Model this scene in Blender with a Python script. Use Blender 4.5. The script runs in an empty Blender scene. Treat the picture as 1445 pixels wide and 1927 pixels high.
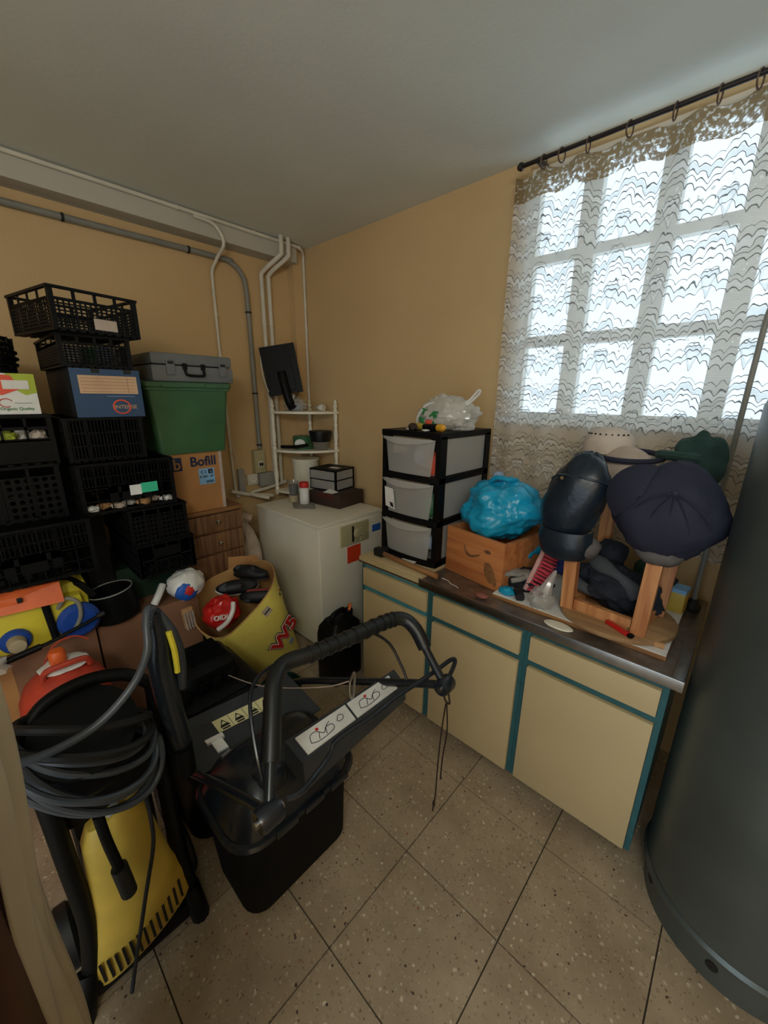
import bpy, bmesh, math, random
from mathutils import Vector, Matrix, Euler, noise
PI = math.pi
sc = bpy.context.scene
COL = sc.collection
random.seed(7)

# ---------------------------------------------------------------- camera
cam = bpy.data.objects.new('camera', bpy.data.cameras.new('camera'))
COL.objects.link(cam)
yaw, pitch, roll, FPX = .74789, .28362, .01129, 739.3
fw = Vector((-math.sin(yaw)*math.cos(pitch), math.cos(yaw)*math.cos(pitch), -math.sin(pitch)))
rt = Vector((math.cos(yaw), math.sin(yaw), 0)); up = rt.cross(fw)
r2 = math.cos(roll)*rt + math.sin(roll)*up
u2 = -math.sin(roll)*rt + math.cos(roll)*up
m = Matrix((r2, u2, -fw)).transposed().to_4x4(); m.translation = (0, 0, 1.76)
cam.matrix_world = m
cam.data.sensor_fit = 'VERTICAL'; cam.data.sensor_height = 36.0
cam.data.lens = 36.0*FPX/1927; cam.data.clip_start = .02
sc.camera = cam

# ---------------------------------------------------------------- world, lights, exposure
w = bpy.data.worlds.new('overcast_sky'); sc.world = w; w.use_nodes = True
nt = w.node_tree; bg = nt.nodes['Background']
bg.inputs['Color'].default_value = (.74, .88, 1.0, 1); bg.inputs['Strength'].default_value = 1.85
def portal(name, loc, rot, sx, sy):
    l = bpy.data.lights.new(name, 'AREA'); l.shape = 'RECTANGLE'; l.size = sx; l.size_y = sy
    l.cycles.is_portal = True
    o = bpy.data.objects.new(name, l); COL.objects.link(o); o.location = loc; o.rotation_euler = rot
portal('window_daylight', (-.04, 2.36, 2.26), (PI/2, 0, PI), 2.1, 1.2)
portal('added_doorway_fill', (.3, -1.99, 1.08), (PI/2, 0, 0), 2.0, 2.16)  # portal of the unseen doorway added for fill light
vs = sc.view_settings
vs.view_transform = 'Standard'; vs.look = 'None'; vs.gamma = 1; vs.use_curve_mapping = False
vs.exposure = 0.34
cy = sc.cycles; cy.max_bounces = 6; cy.diffuse_bounces = 4; cy.glossy_bounces = 3; cy.transmission_bounces = 4; cy.caustics_reflective = False; cy.caustics_refractive = False
LAMP = 42          # watts of the added fill lamp built at the end

# ---------------------------------------------------------------- helpers
def lin(c):
    c = c.lstrip('#'); v = [int(c[i:i+2], 16)/255 for i in (0, 2, 4)]
    return tuple((x/12.92 if x <= .04045 else ((x+.055)/1.055)**2.4) for x in v)
MATS = {}
def mat(name, col, rough=.5, metal=0., var=.12, scale=9., bump=.0, bscale=60., col2=None, spec=.5, alpha=1., trans=0.):
    if name in MATS: return MATS[name]
    M = bpy.data.materials.new(name); M.use_nodes = True; n = M.node_tree.nodes; L = M.node_tree.links
    p = n['Principled BSDF']; c = lin(col)
    geo = n.new('ShaderNodeTexCoord')
    nz = n.new('ShaderNodeTexNoise'); nz.inputs['Scale'].default_value = scale; nz.inputs['Detail'].default_value = 5
    L.new(geo.outputs['Object'], nz.inputs['Vector'])
    rp = n.new('ShaderNodeValToRGB'); rp.color_ramp.elements[0].position = .3; rp.color_ramp.elements[1].position = .7
    a = lin(col2) if col2 else tuple(x*(1-var) for x in c); b = c if col2 else tuple(min(1, x*(1+var)) for x in c)
    rp.color_ramp.elements[0].color = (*a, 1); rp.color_ramp.elements[1].color = (*b, 1)
    L.new(nz.outputs['Fac'], rp.inputs['Fac']); L.new(rp.outputs['Color'], p.inputs['Base Color'])
    p.inputs['Roughness'].default_value = rough; p.inputs['Metallic'].default_value = metal
    p.inputs['Specular IOR Level'].default_value = spec; p.inputs['Alpha'].default_value = alpha
    p.inputs['Transmission Weight'].default_value = trans
    if bump:
        n2 = n.new('ShaderNodeTexNoise'); n2.inputs['Scale'].default_value = bscale; n2.inputs['Detail'].default_value = 4
        L.new(geo.outputs['Object'], n2.inputs['Vector'])
        bp = n.new('ShaderNodeBump'); bp.inputs['Strength'].default_value = bump; bp.inputs['Distance'].default_value = .01
        L.new(n2.outputs['Fac'], bp.inputs['Height']); L.new(bp.outputs['Normal'], p.inputs['Normal'])
    MATS[name] = M; return M
def wood(name, c1, c2, axis='Z', scale=14., rough=.5, dist=3.):
    if name in MATS: return MATS[name]
    M = bpy.data.materials.new(name); M.use_nodes = True; n = M.node_tree.nodes; L = M.node_tree.links
    p = n['Principled BSDF']; tc = n.new('ShaderNodeTexCoord'); mp = n.new('ShaderNodeMapping')
    s = [scale]*3; s['XYZ'.index(axis)] = scale*.06; mp.inputs['Scale'].default_value = s
    L.new(tc.outputs['Object'], mp.inputs['Vector'])
    nz = n.new('ShaderNodeTexNoise'); nz.inputs['Scale'].default_value = 3; nz.inputs['Detail'].default_value = 8
    nz.inputs['Distortion'].default_value = dist*.2
    L.new(mp.outputs['Vector'], nz.inputs['Vector'])
    rp = n.new('ShaderNodeValToRGB'); rp.color_ramp.elements[0].position = .35; rp.color_ramp.elements[1].position = .65
    rp.color_ramp.elements[0].color = (*lin(c1), 1); rp.color_ramp.elements[1].color = (*lin(c2), 1)
    L.new(nz.outputs['Fac'], rp.inputs['Fac']); L.new(rp.outputs['Color'], p.inputs['Base Color'])
    p.inputs['Roughness'].default_value = rough
    MATS[name] = M; return M
def film(name, col, opacity=.55, rough=.25):
    """thin translucent plastic"""
    if name in MATS: return MATS[name]
    M = bpy.data.materials.new(name); M.use_nodes = True; n = M.node_tree.nodes; L = M.node_tree.links
    n.remove(n['Principled BSDF']); out = n['Material Output']
    t = n.new('ShaderNodeBsdfTransparent'); d = n.new('ShaderNodeBsdfDiffuse'); tr = n.new('ShaderNodeBsdfTranslucent'); g = n.new('ShaderNodeBsdfGlossy')
    for x in (d, tr): x.inputs['Color'].default_value = (*lin(col), 1)
    g.inputs['Roughness'].default_value = rough; g.inputs['Color'].default_value = (1, 1, 1, 1)
    a = n.new('ShaderNodeMixShader'); a.inputs[0].default_value = .45; L.new(d.outputs[0], a.inputs[1]); L.new(tr.outputs[0], a.inputs[2])
    b = n.new('ShaderNodeMixShader'); b.inputs[0].default_value = .08; L.new(a.outputs[0], b.inputs[1]); L.new(g.outputs[0], b.inputs[2])
    c = n.new('ShaderNodeMixShader'); c.inputs[0].default_value = opacity; L.new(t.outputs[0], c.inputs[1]); L.new(b.outputs[0], c.inputs[2])
    L.new(c.outputs[0], out.inputs['Surface']); MATS[name] = M; return M

def rotm(r): return Euler(r, 'XYZ').to_matrix() if r is not None else None
class G:
    """collects shapes into one mesh; coordinates minus the origin o"""
    def __init__(s, o=(0, 0, 0)): s.v = []; s.f = []; s.o = Vector(o)
    def add(s, vs, fs):
        k = len(s.v); s.v += [Vector(x)-s.o for x in vs]; s.f += [tuple(i+k for i in f) for f in fs]; return s
    def hexa(s, q):  # 8 corners: bottom 4 ccw, top 4 ccw
        return s.add(q, [(3, 2, 1, 0), (4, 5, 6, 7), (0, 1, 5, 4), (1, 2, 6, 5), (2, 3, 7, 6), (3, 0, 4, 7)])
    def box(s, x0, x1, y0, y1, z0, z1):
        return s.hexa([(x0, y0, z0), (x1, y0, z0), (x1, y1, z0), (x0, y1, z0), (x0, y0, z1), (x1, y0, z1), (x1, y1, z1), (x0, y1, z1)])
    def rbox(s, x0, x1, y0, y1, z0, z1, b):
        """box with bevelled edges"""
        bm = bmesh.new(); bmesh.ops.create_cube(bm, size=1)
        for v in bm.verts: v.co = Vector(((x0+x1)/2+v.co.x*(x1-x0), (y0+y1)/2+v.co.y*(y1-y0), (z0+z1)/2+v.co.z*(z1-z0)))
        bmesh.ops.bevel(bm, geom=bm.edges[:], offset=b, segments=2, profile=.6, affect='EDGES')
        bm.verts.index_update(); s.add([v.co for v in bm.verts], [[v.index for v in f.verts] for f in bm.faces]); bm.free(); return s
    def obox(s, c, size, rot):
        R = rotm(rot); c = Vector(c); h = Vector(size)/2
        q = [c+R @ Vector((a*h.x, b*h.y, d*h.z)) for d in (-1, 1) for a, b in ((-1, -1), (1, -1), (1, 1), (-1, 1))]
        return s.hexa(q)
    def bar(s, a, b, wd, hg, upv=(0, 0, 1)):
        a = Vector(a); b = Vector(b); d = (b-a).normalized(); u = Vector(upv)
        if abs(d.dot(u)) > .98: u = Vector((1, 0, 0))
        r = d.cross(u).normalized()*wd/2; t = r.cross(d).normalized()*hg/2
        return s.hexa([a-r-t, a+r-t, b+r-t, b-r-t, a-r+t, a+r+t, b+r+t, b-r+t])
    def rings(s, R, cap0=True, cap1=True, closed=False):
        n = len(R[0]); k = len(s.v); s.v += [Vector(p)-s.o for r in R for p in r]
        m = len(R)
        for i in range(m if closed else m-1):
            j = (i+1) % m
            for q in range(n):
                s.f.append((k+i*n+q, k+i*n+(q+1) % n, k+j*n+(q+1) % n, k+j*n+q))
        if not closed:
            if cap0: s.f.append(tuple(k+q for q in reversed(range(n))))
            if cap1: s.f.append(tuple(k+(m-1)*n+q for q in range(n)))
        return s
    def cyl(s, a, b, r0, r1=None, n=16, cap=True):
        r1 = r0 if r1 is None else r1
        a = Vector(a); b = Vector(b); d = (b-a).normalized(); u = Vector((0, 0, 1)) if abs(d.z) < .95 else Vector((1, 0, 0))
        x = d.cross(u).normalized(); y = d.cross(x)
        R = [[c+(x*math.cos(t)+y*math.sin(t))*r for t in [2*PI*i/n for i in range(n)]] for c, r in ((a, r0), (b, r1))]
        R = [list(reversed(q)) for q in R]
        return s.rings(R, cap, cap)
    def lathe(s, prof, c=(0, 0, 0), n=24, rot=None, sx=1, sy=1, cap=(True, True)):
        M = rotm(rot) if rot else None; c = Vector(c); R = []
        for r, z in prof:
            q = []
            for i in range(n):
                t = 2*PI*i/n; p = Vector((r*sx*math.cos(t), r*sy*math.sin(t), z))
                q.append(c+(M @ p if M else p))
            R.append(q)
        return s.rings(R, *cap)
    def tube(s, pts, r, n=10, closed=False, sub=6, rad=None):
        P = smooth(pts, sub, closed) if sub else [Vector(p) for p in pts]
        m = len(P); R = []; nrm = None
        for i, p in enumerate(P):
            a = P[(i-1) % m] if (closed or i > 0) else p; b = P[(i+1) % m] if (closed or i < m-1) else p
            d = (b-a)
            if d.length < 1e-9: d = Vector((0, 0, 1))
            d.normalize()
            if nrm is None:
                u = Vector((0, 0, 1)) if abs(d.z) < .9 else Vector((1, 0, 0)); nrm = (u-d*u.dot(d)).normalized()
            else:
                nrm = (nrm-d*nrm.dot(d)).normalized()
            bn = d.cross(nrm); rr = rad(i/(m-1)) if rad else r
            R.append([p+(nrm*math.cos(t)+bn*math.sin(t))*rr for t in [2*PI*q/n for q in range(n)]])
        return s.rings(R, closed=closed)
    def blob(s, c, rx, ry, rz, amp=.15, fr=2., seed=0, n=32, m=20, fn=None, rot=None, ridge=0.):
        c = Vector(c); R = []; M = rotm(rot) if rot else None; off = Vector((seed*7.3, seed*3.1, seed*1.7))
        for j in range(1, m):
            ph = PI*j/m; q = []
            for i in range(n):
                t = 2*PI*i/n; d = Vector((math.sin(ph)*math.cos(t), math.sin(ph)*math.sin(t), -math.cos(ph)))
                k = 1+amp*noise.noise(d*fr+off)
                if ridge: k += ridge*(abs(noise.noise(d*fr*2.3+off*2))-.25)+ridge*.5*(abs(noise.noise(d*fr*5+off*3))-.25)
                p = Vector((d.x*rx*k, d.y*ry*k, d.z*rz*k))
                if fn: p = fn(p, d)
                q.append(c+(M @ p if M else p))
            R.append(q)
        return s.rings(R)
    def extr(s, poly, y0, y1, ax='y'):
        """polygon (u,z) extruded along y (u = x) or along x (u = y)"""
        n = len(poly)
        f = (lambda u, z, k: (u, k, z)) if ax == 'y' else ((lambda u, z, k: (k, u, z)) if ax == 'x' else (lambda u, z, k: (u, z, k)))
        vs = [f(u, z, y0) for u, z in poly]+[f(u, z, y1) for u, z in poly]
        fs = [tuple(range(n)), tuple(range(2*n-1, n-1, -1))]+[(i, n+i, n+(i+1) % n, (i+1) % n) for i in range(n)]
        return s.add(vs, fs)
    def build(s, name, material, parent=None, smooth_=False, angle=None, kind=None):
        me = bpy.data.meshes.new(name); me.from_pydata([tuple(v) for v in s.v], [], s.f); me.update()
        bm = bmesh.new(); bm.from_mesh(me); bmesh.ops.recalc_face_normals(bm, faces=bm.faces[:]); bm.to_mesh(me); bm.free()
        if isinstance(material, str): material = MATS[material]
        me.materials.append(material)
        if smooth_:
            for p in me.polygons: p.use_smooth = True
            try: me.set_sharp_from_angle(angle=math.radians(angle or 40))
            except Exception: pass
        o = bpy.data.objects.new(name, me); COL.objects.link(o)
        if parent is not None: o.parent = parent
        if kind: o['kind'] = kind
        return o
def smooth(pts, sub, closed=False):
    P = [Vector(p) for p in pts]; n = len(P); out = []
    rng = range(n if closed else n-1)
    for i in rng:
        p0 = P[(i-1) % n] if (closed or i > 0) else P[0]; p1 = P[i]; p2 = P[(i+1) % n]; p3 = P[(i+2) % n] if (closed or i+2 < n) else P[-1]
        for k in range(sub):
            t = k/sub
            out.append(.5*((2*p1)+(p2-p0)*t+(2*p0-5*p1+4*p2-p3)*t*t+(3*p1-p0-3*p2+p3)*t**3))
    if not closed: out.append(P[-1])
    return out
def tag(o, label, cat, group=None):
    o['label'] = label; o['category'] = cat
    if group: o['group'] = group
    return o
def thing(name, label, cat, loc=(0, 0, 0), rz=0, group=None):
    o = bpy.data.objects.new(name, None); COL.objects.link(o); o.empty_display_size = .05
    o.location = loc; o.rotation_euler = (0, 0, rz)
    return tag(o, label, cat, group)
def struct(o): o['kind'] = 'structure'; return o
FX = (PI/2, 0, PI/2); FY = (PI/2, 0, 0)       # lettering that faces +x / -y
def text(s, size, material, parent, loc, rot, name='lettering', ext=.0006, sx=1., bold=0., align='CENTER'):
    cu = bpy.data.curves.new('t', 'FONT'); cu.body = s; cu.size = size; cu.extrude = ext; cu.offset = bold
    cu.align_x = align; cu.align_y = 'CENTER'; cu.resolution_u = 3
    o = bpy.data.objects.new('t', cu); COL.objects.link(o)
    bpy.context.view_layer.update()
    me = bpy.data.meshes.new_from_object(o.evaluated_get(bpy.context.evaluated_depsgraph_get()))
    bpy.data.objects.remove(o); bpy.data.curves.remove(cu)
    me.materials.clear(); me.materials.append(MATS[material] if isinstance(material, str) else material)
    q = bpy.data.objects.new(name, me); COL.objects.link(q); q.parent = parent
    q.location = loc; q.rotation_euler = rot; q.scale = (sx, 1, 1)
    return q

# ---------------------------------------------------------------- materials
mat('black_plastic', '#0b0c0d', .48, var=.25, scale=14, bump=.05, spec=.18)
mat('black_gloss', '#1e2228', .24, var=.2, scale=6)
mat('black_rubber', '#131415', .6, var=.25, scale=20)
mat('grip_foam', '#17191b', .36, var=.2, scale=12)
mat('black_fabric', '#0c0c0d', .9, var=.3, scale=30, bump=.15, bscale=300, spec=.2)
mat('dark_grey_plastic', '#33373c', .4, var=.2, scale=10)
mat('case_grey', '#6d6f6e', .55, var=.1, scale=12, bump=.06, bscale=200)
mat('green_plastic', '#3d6541', .38, var=.14, scale=5)
mat('cardboard', '#b5824f', .85, var=.12, scale=6, bump=.05, bscale=80)
mat('cardboard_dark', '#8a6248', .85, var=.15, scale=6, bump=.08, bscale=50)
mat('ink_blue', '#1c2848', .7); mat('ink_black', '#101010', .6); mat('ink_green', '#1e7a3a', .6); mat('ink_red', '#c8281e', .6); mat('ink_white', '#f2f0ea', .6)
mat('sticker_blue', '#84b4dc', .6); mat('sticker_white', '#e6e6e2', .5); mat('sticker_green', '#3cc396', .5); mat('sticker_cream', '#ded7a4', .5)
mat('sticker_orange', '#e2431c', .6); mat('sticker_deepblue', '#1b57b0', .5); mat('label_kraft', '#d0ab86', .7)
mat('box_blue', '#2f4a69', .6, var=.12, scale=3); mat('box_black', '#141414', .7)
mat('white_carton', '#e4e4de', .6, var=.05); mat('lime', '#a9b83a', .6); mat('coral', '#e0563c', .6)
mat('white_enamel', '#ebe5d4', .35, var=.05, scale=3); mat('cream_laminate', '#c1ad84', .5, var=.05, scale=3)
mat('beige_panel', '#b5ad86', .45, var=.06); mat('teal', '#2a5b62', .5, var=.18, scale=12)
mat('teal_light', '#428a9a', .5, var=.12, scale=12)
mat('white_paint', '#e6e2d8', .5, var=.05); mat('pipe_grey', '#8b8a82', .5, var=.12); mat('pipe_white', '#ddd6c6', .5, var=.08)
mat('socket_white', '#dcd6c4', .4, var=.04); mat('box_grey', '#9b9a94', .5, var=.06)
mat('steel', '#a9a6a2', .32, 1., var=.1, scale=30, bump=.03, bscale=90)
mat('worn_steel', '#938a82', .38, .8, var=.3, scale=18)
mat('chrome', '#c9c9c9', .18, 1.); mat('rust', '#3b2c25', .7, .4, var=.3, scale=40)
mat('red_paint', '#b8402c', .45, var=.22, scale=14, bump=.1, bscale=30); mat('orange_plastic', '#e5662a', .45)
mat('yellow_plastic', '#cbac48', .45, var=.14, scale=9); mat('yellow_tank', '#dccb3c', .4, var=.12, scale=6)
mat('blue_plastic', '#1d49a0', .4); mat('hose_grey', '#454b52', .38, var=.2, scale=8); mat('clear_hose', '#8d8b7c', .3)
mat('yellow_paper', '#e2d268', .5, var=.14, scale=5, bump=.1, bscale=12); mat('kraft_inside', '#b98d57', .8)
mat('red_film', '#c2201c', .22, var=.15, scale=10); mat('white_film', '#dcdad4', .35, var=.08)
mat('blue_film', '#169cc6', .26, var=.12, scale=8, bump=.9, bscale=14); mat('pale_blue', '#8fa0b8', .6)
mat('dark_brown', '#3a2a22', .55, var=.2); mat('red_brown', '#4f1f18', .6, var=.3, scale=4)
mat('sheet_beige', '#d2c4a8', .85, var=.08, scale=5, bump=.1, bscale=30)
mat('tank_metal', '#5c6360', .38, .55, var=.22, scale=2.5, bump=.03, bscale=12)
mat('leather_navy', '#17232f', .36, var=.2, scale=6, bump=.12, bscale=70)
mat('cap_navy', '#2b2d3d', .75, var=.14, scale=5, bump=.1, bscale=240, spec=.25)
mat('cap_lining', '#5b5654', .8, var=.2, scale=30); mat('cap_cream', '#b7a698', .85, var=.15, scale=14)
mat('hat_pattern', '#cbbcae', .85, var=.1, scale=10); mat('hat_green', '#2c4640', .95, var=.2, scale=20, bump=.4, bscale=160)
mat('cloth_navy', '#151a25', .85, var=.3, scale=14, bump=.2, bscale=40); mat('cloth_blue', '#1d2d63', .85, var=.2); mat('cloth_grey', '#43464b', .9, var=.15)
mat('glove_grey', '#8f8b84', .9, var=.2, scale=30, bump=.2, bscale=200); mat('bristle_red', '#d2485a', .6, var=.25, scale=60); mat('brush_pink', '#d2a29a', .5)
mat('terracotta', '#8c5346', .8, var=.2); mat('cork', '#b98a5c', .8, var=.2)
mat('rod_brown', '#231a18', .4); mat('ring_brown', '#5a4536', .4)
mat('amber', '#d9a02c', .35); mat('tin_green', '#3b6a48', .4); mat('tape_beige', '#a99c7e', .5)
mat('dust_pan', '#0e0f10', .45, spec=.3); mat('shoe_black', '#0f0f11', .6); mat('shoe_red', '#8f3b34', .7)
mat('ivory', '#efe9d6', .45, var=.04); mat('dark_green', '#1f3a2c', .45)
wood('wood_brown', '#5a3a26', '#85603f', 'Z', 16, .5); wood('wood_top', '#7a5234', '#94683f', 'Y', 12, .5)
wood('pine', '#b0673a', '#cf8a52', 'X', 8, .5); wood('pine_leg', '#a9683c', '#d39a63', 'Z', 10, .5)
wood('seat_wood', '#8d6a47', '#a9845a', 'X', 10, .6); wood('handle_wood', '#7b5232', '#a87a4c', 'X', 14, .5)
film('frosted', '#eaeae6', .44, .35); film('clear_bag', '#e6e4de', .5, .12); film('pale_film', '#efece4', .72, .15); film('clear_jar', '#c6c4bc', .4, .1)

def wall_mat(name, col, bump=.12):
    M = mat(name, col, .85, var=.05, scale=1.6, bump=bump, bscale=45); return M
wall_mat('wall_ochre', '#d3b484'); wall_mat('ceiling_paint', '#dfe2da', .08); wall_mat('beam_paint', '#c3beb2', .1)

def terrazzo():
    M = bpy.data.materials.new('terrazzo'); M.use_nodes = True; n = M.node_tree.nodes; L = M.node_tree.links; p = n['Principled BSDF']
    g = n.new('ShaderNodeNewGeometry')
    base = n.new('ShaderNodeTexNoise'); base.inputs['Scale'].default_value = 5; base.inputs['Detail'].default_value = 8
    L.new(g.outputs['Position'], base.inputs['Vector'])
    r0 = n.new('ShaderNodeValToRGB'); r0.color_ramp.elements[0].position = .35; r0.color_ramp.elements[1].position = .7
    r0.color_ramp.elements[0].color = (*lin('#94826a'), 1); r0.color_ramp.elements[1].color = (*lin('#ae9c83'), 1)
    L.new(base.outputs['Fac'], r0.inputs['Fac'])
    cur = r0.outputs['Color']
    for sc_, lo, hi, th, off in ((95, '#6d5b47', '#b5a68d', .30, 0), (48, '#8a765f', '#cbbfa8', .24, 3), (30, '#3b2f28', '#5a463a', .12, 9), (26, '#cbbfa8', '#8a5b42', .11, 17)):
        mp = n.new('ShaderNodeMapping'); mp.inputs['Location'].default_value = (off, off*1.3, 0); L.new(g.outputs['Position'], mp.inputs['Vector'])
        dn = n.new('ShaderNodeTexNoise'); dn.inputs['Scale'].default_value = sc_*.8; L.new(mp.outputs['Vector'], dn.inputs['Vector'])
        ad = n.new('ShaderNodeMixRGB'); ad.blend_type = 'ADD'; ad.inputs[0].default_value = .018; L.new(mp.outputs['Vector'], ad.inputs[1]); L.new(dn.outputs['Color'], ad.inputs[2])
        v = n.new('ShaderNodeTexVoronoi'); v.inputs['Scale'].default_value = sc_; L.new(ad.outputs[0], v.inputs['Vector'])
        lt = n.new('ShaderNodeMath'); lt.operation = 'LESS_THAN'; lt.inputs[1].default_value = th*1.05
        L.new(v.outputs['Distance'], lt.inputs[0])
        cr = n.new('ShaderNodeMixRGB'); cr.inputs[1].default_value = (*lin(lo), 1); cr.inputs[2].default_value = (*lin(hi), 1)
        sp = n.new('ShaderNodeSeparateColor'); L.new(v.outputs['Color'], sp.inputs[0]); L.new(sp.outputs[0], cr.inputs[0])
        gt = n.new('ShaderNodeMath'); gt.operation = 'GREATER_THAN'; gt.inputs[1].default_value = .35 if th > .2 else .6; L.new(sp.outputs[1], gt.inputs[0])
        ml = n.new('ShaderNodeMath'); ml.operation = 'MULTIPLY'; L.new(lt.outputs[0], ml.inputs[0]); L.new(gt.outputs[0], ml.inputs[1])
        mx = n.new('ShaderNodeMixRGB'); L.new(ml.outputs[0], mx.inputs[0]); L.new(cur, mx.inputs[1]); L.new(cr.outputs[0], mx.inputs[2]); cur = mx.outputs[0]
    L.new(cur, p.inputs['Base Color']); p.inputs['Roughness'].default_value = .48
    MATS['terrazzo'] = M
terrazzo(); mat('grout', '#3c342c', .9)

# ================================================================ STRUCTURE
WX, WY, CZ = -3.04, 2.2, 2.89       # left wall, window wall, ceiling
EX, SY = 1.5, -1.95                 # walls behind the camera
fl = struct(G().box(WX-.2, EX+.2, SY-.2, WY+.2, -.12, -.006).build('floor', 'grout'))
def cuts(a, b, o, s):
    k = math.ceil((a-o)/s); r = [a]
    while o+k*s < b-1e-4:
        if o+k*s > a+1e-4: r.append(o+k*s)
        k += 1
    return r+[b]
xs = cuts(WX, EX, -.699, .4); ys = cuts(SY, WY, .910, .4); cache = {}
for i in range(len(xs)-1):
    for j in range(len(ys)-1):
        sx, sy = xs[i+1]-xs[i]-.003, ys[j+1]-ys[j]-.003; key = (round(sx, 3), round(sy, 3))
        if key in cache:
            o = bpy.data.objects.new('tile', cache[key]); COL.objects.link(o); o.parent = fl
        else:
            e = .001
            o = G().hexa([(-sx/2, -sy/2, -.006), (sx/2, -sy/2, -.006), (sx/2, sy/2, -.006), (-sx/2, sy/2, -.006),
                          (-sx/2+e, -sy/2+e, 0), (sx/2-e, -sy/2+e, 0), (sx/2-e, sy/2-e, 0), (-sx/2+e, sy/2-e, 0)]).build('tile', 'terrazzo', fl)
            cache[key] = o.data
        o.location = ((xs[i]+xs[i+1])/2, (ys[j]+ys[j+1])/2, 0)
struct(G().box(WX-.2, EX+.2, SY-.2, WY+.2, CZ, CZ+.12).build('ceiling', 'ceiling_paint'))
struct(G().box(WX-.15, WX, SY, WY+.15, 0, CZ).build('wall_left', 'wall_ochre'))
wx0, wx1, wz0, wz1 = -1.08, 1.0, 1.66, 2.86
g = G().box(WX, EX, WY, WY+.15, 0, wz0).box(WX, EX, WY, WY+.15, wz1, CZ).box(WX, wx0, WY, WY+.15, wz0, wz1).box(wx1, EX, WY, WY+.15, wz0, wz1)
struct(g.build('wall_window', 'wall_ochre'))
struct(G().box(EX, EX+.15, SY, WY+.15, 0, CZ).build('wall_right', 'wall_ochre'))
g = G().box(WX, -.7, SY-.15, SY, 0, CZ).box(1.3, EX, SY-.15, SY, 0, CZ).box(-.7, 1.3, SY-.15, SY, 2.16, CZ)  # doorway opening added in this unseen wall to let fill light in
struct(g.build('wall_back', 'wall_ochre'))
struct(G().box(WX, -2.90, SY, 2.09, 2.765, CZ).build('trim_1', 'beam_paint'))          # beam along the left wall
struct(G().box(WX, -2.955, 2.09, WY, 0, CZ).build('trim_2', 'wall_ochre'))          # boxed corner

# window: wooden frame, bars, panes
win = bpy.data.objects.new('window_1', None); COL.objects.link(win); struct(win)
fy0, fy1 = 2.235, 2.285
g = G().box(wx0, wx0+.055, fy0, fy1, wz0, wz1).box(wx1-.055, wx1, fy0, fy1, wz0, wz1).box(wx0+.055, wx1-.055, fy0, fy1, wz0, wz0+.03).box(wx0+.055, wx1-.055, fy0, fy1, wz1-.05, wz1)
g.build('window_frame', 'white_paint', win)
bars = [-.775, -.46, -.165, .135, .43, .72]
for b in bars: G().box(b-.042, b+.042, fy0-.004, fy1, wz0+.03, wz1-.05).build('mullion', 'white_paint', win)
rails = [(2.03, 2.085), (2.425, 2.47)]
edges = [wx0+.055]+bars+[wx1-.055]
for k in range(len(edges)-1):
    a = edges[k]+(.042 if k else 0); b = edges[k+1]-(.042 if k < len(edges)-2 else 0)
    for z0, z1 in rails: G().box(a, b, fy0, fy1, z0, z1).build('glazing_bar', 'white_paint', win)
G().box(wx0-.03, wx1+.03, WY-.045, fy0, wz0-.03, wz0).build('window_sill', 'white_paint', win)
def glass():
    M = bpy.data.materials.new('window_glass'); M.use_nodes = True; n = M.node_tree.nodes; L = M.node_tree.links
    n.remove(n['Principled BSDF']); t = n.new('ShaderNodeBsdfTransparent'); t.inputs['Color'].default_value = (.93, .96, .97, 1)
    gl = n.new('ShaderNodeBsdfGlossy'); gl.inputs['Roughness'].default_value = .05
    mx = n.new('ShaderNodeMixShader'); mx.inputs[0].default_value = .06; L.new(t.outputs[0], mx.inputs[1]); L.new(gl.outputs[0], mx.inputs[2])
    L.new(mx.outputs[0], n['Material Output'].inputs['Surface']); MATS['glass'] = M
glass()
zr = [(wz0+.03, 2.03), (2.085, 2.425), (2.47, wz1-.05)]
for k in range(len(edges)-1):
    a = edges[k]+(.042 if k else 0); b = edges[k+1]-(.042 if k < len(edges)-2 else 0)
    for z0, z1 in zr: G().box(a, b, 2.262, 2.266, z0, z1).build('pane', 'glass', win)

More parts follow.
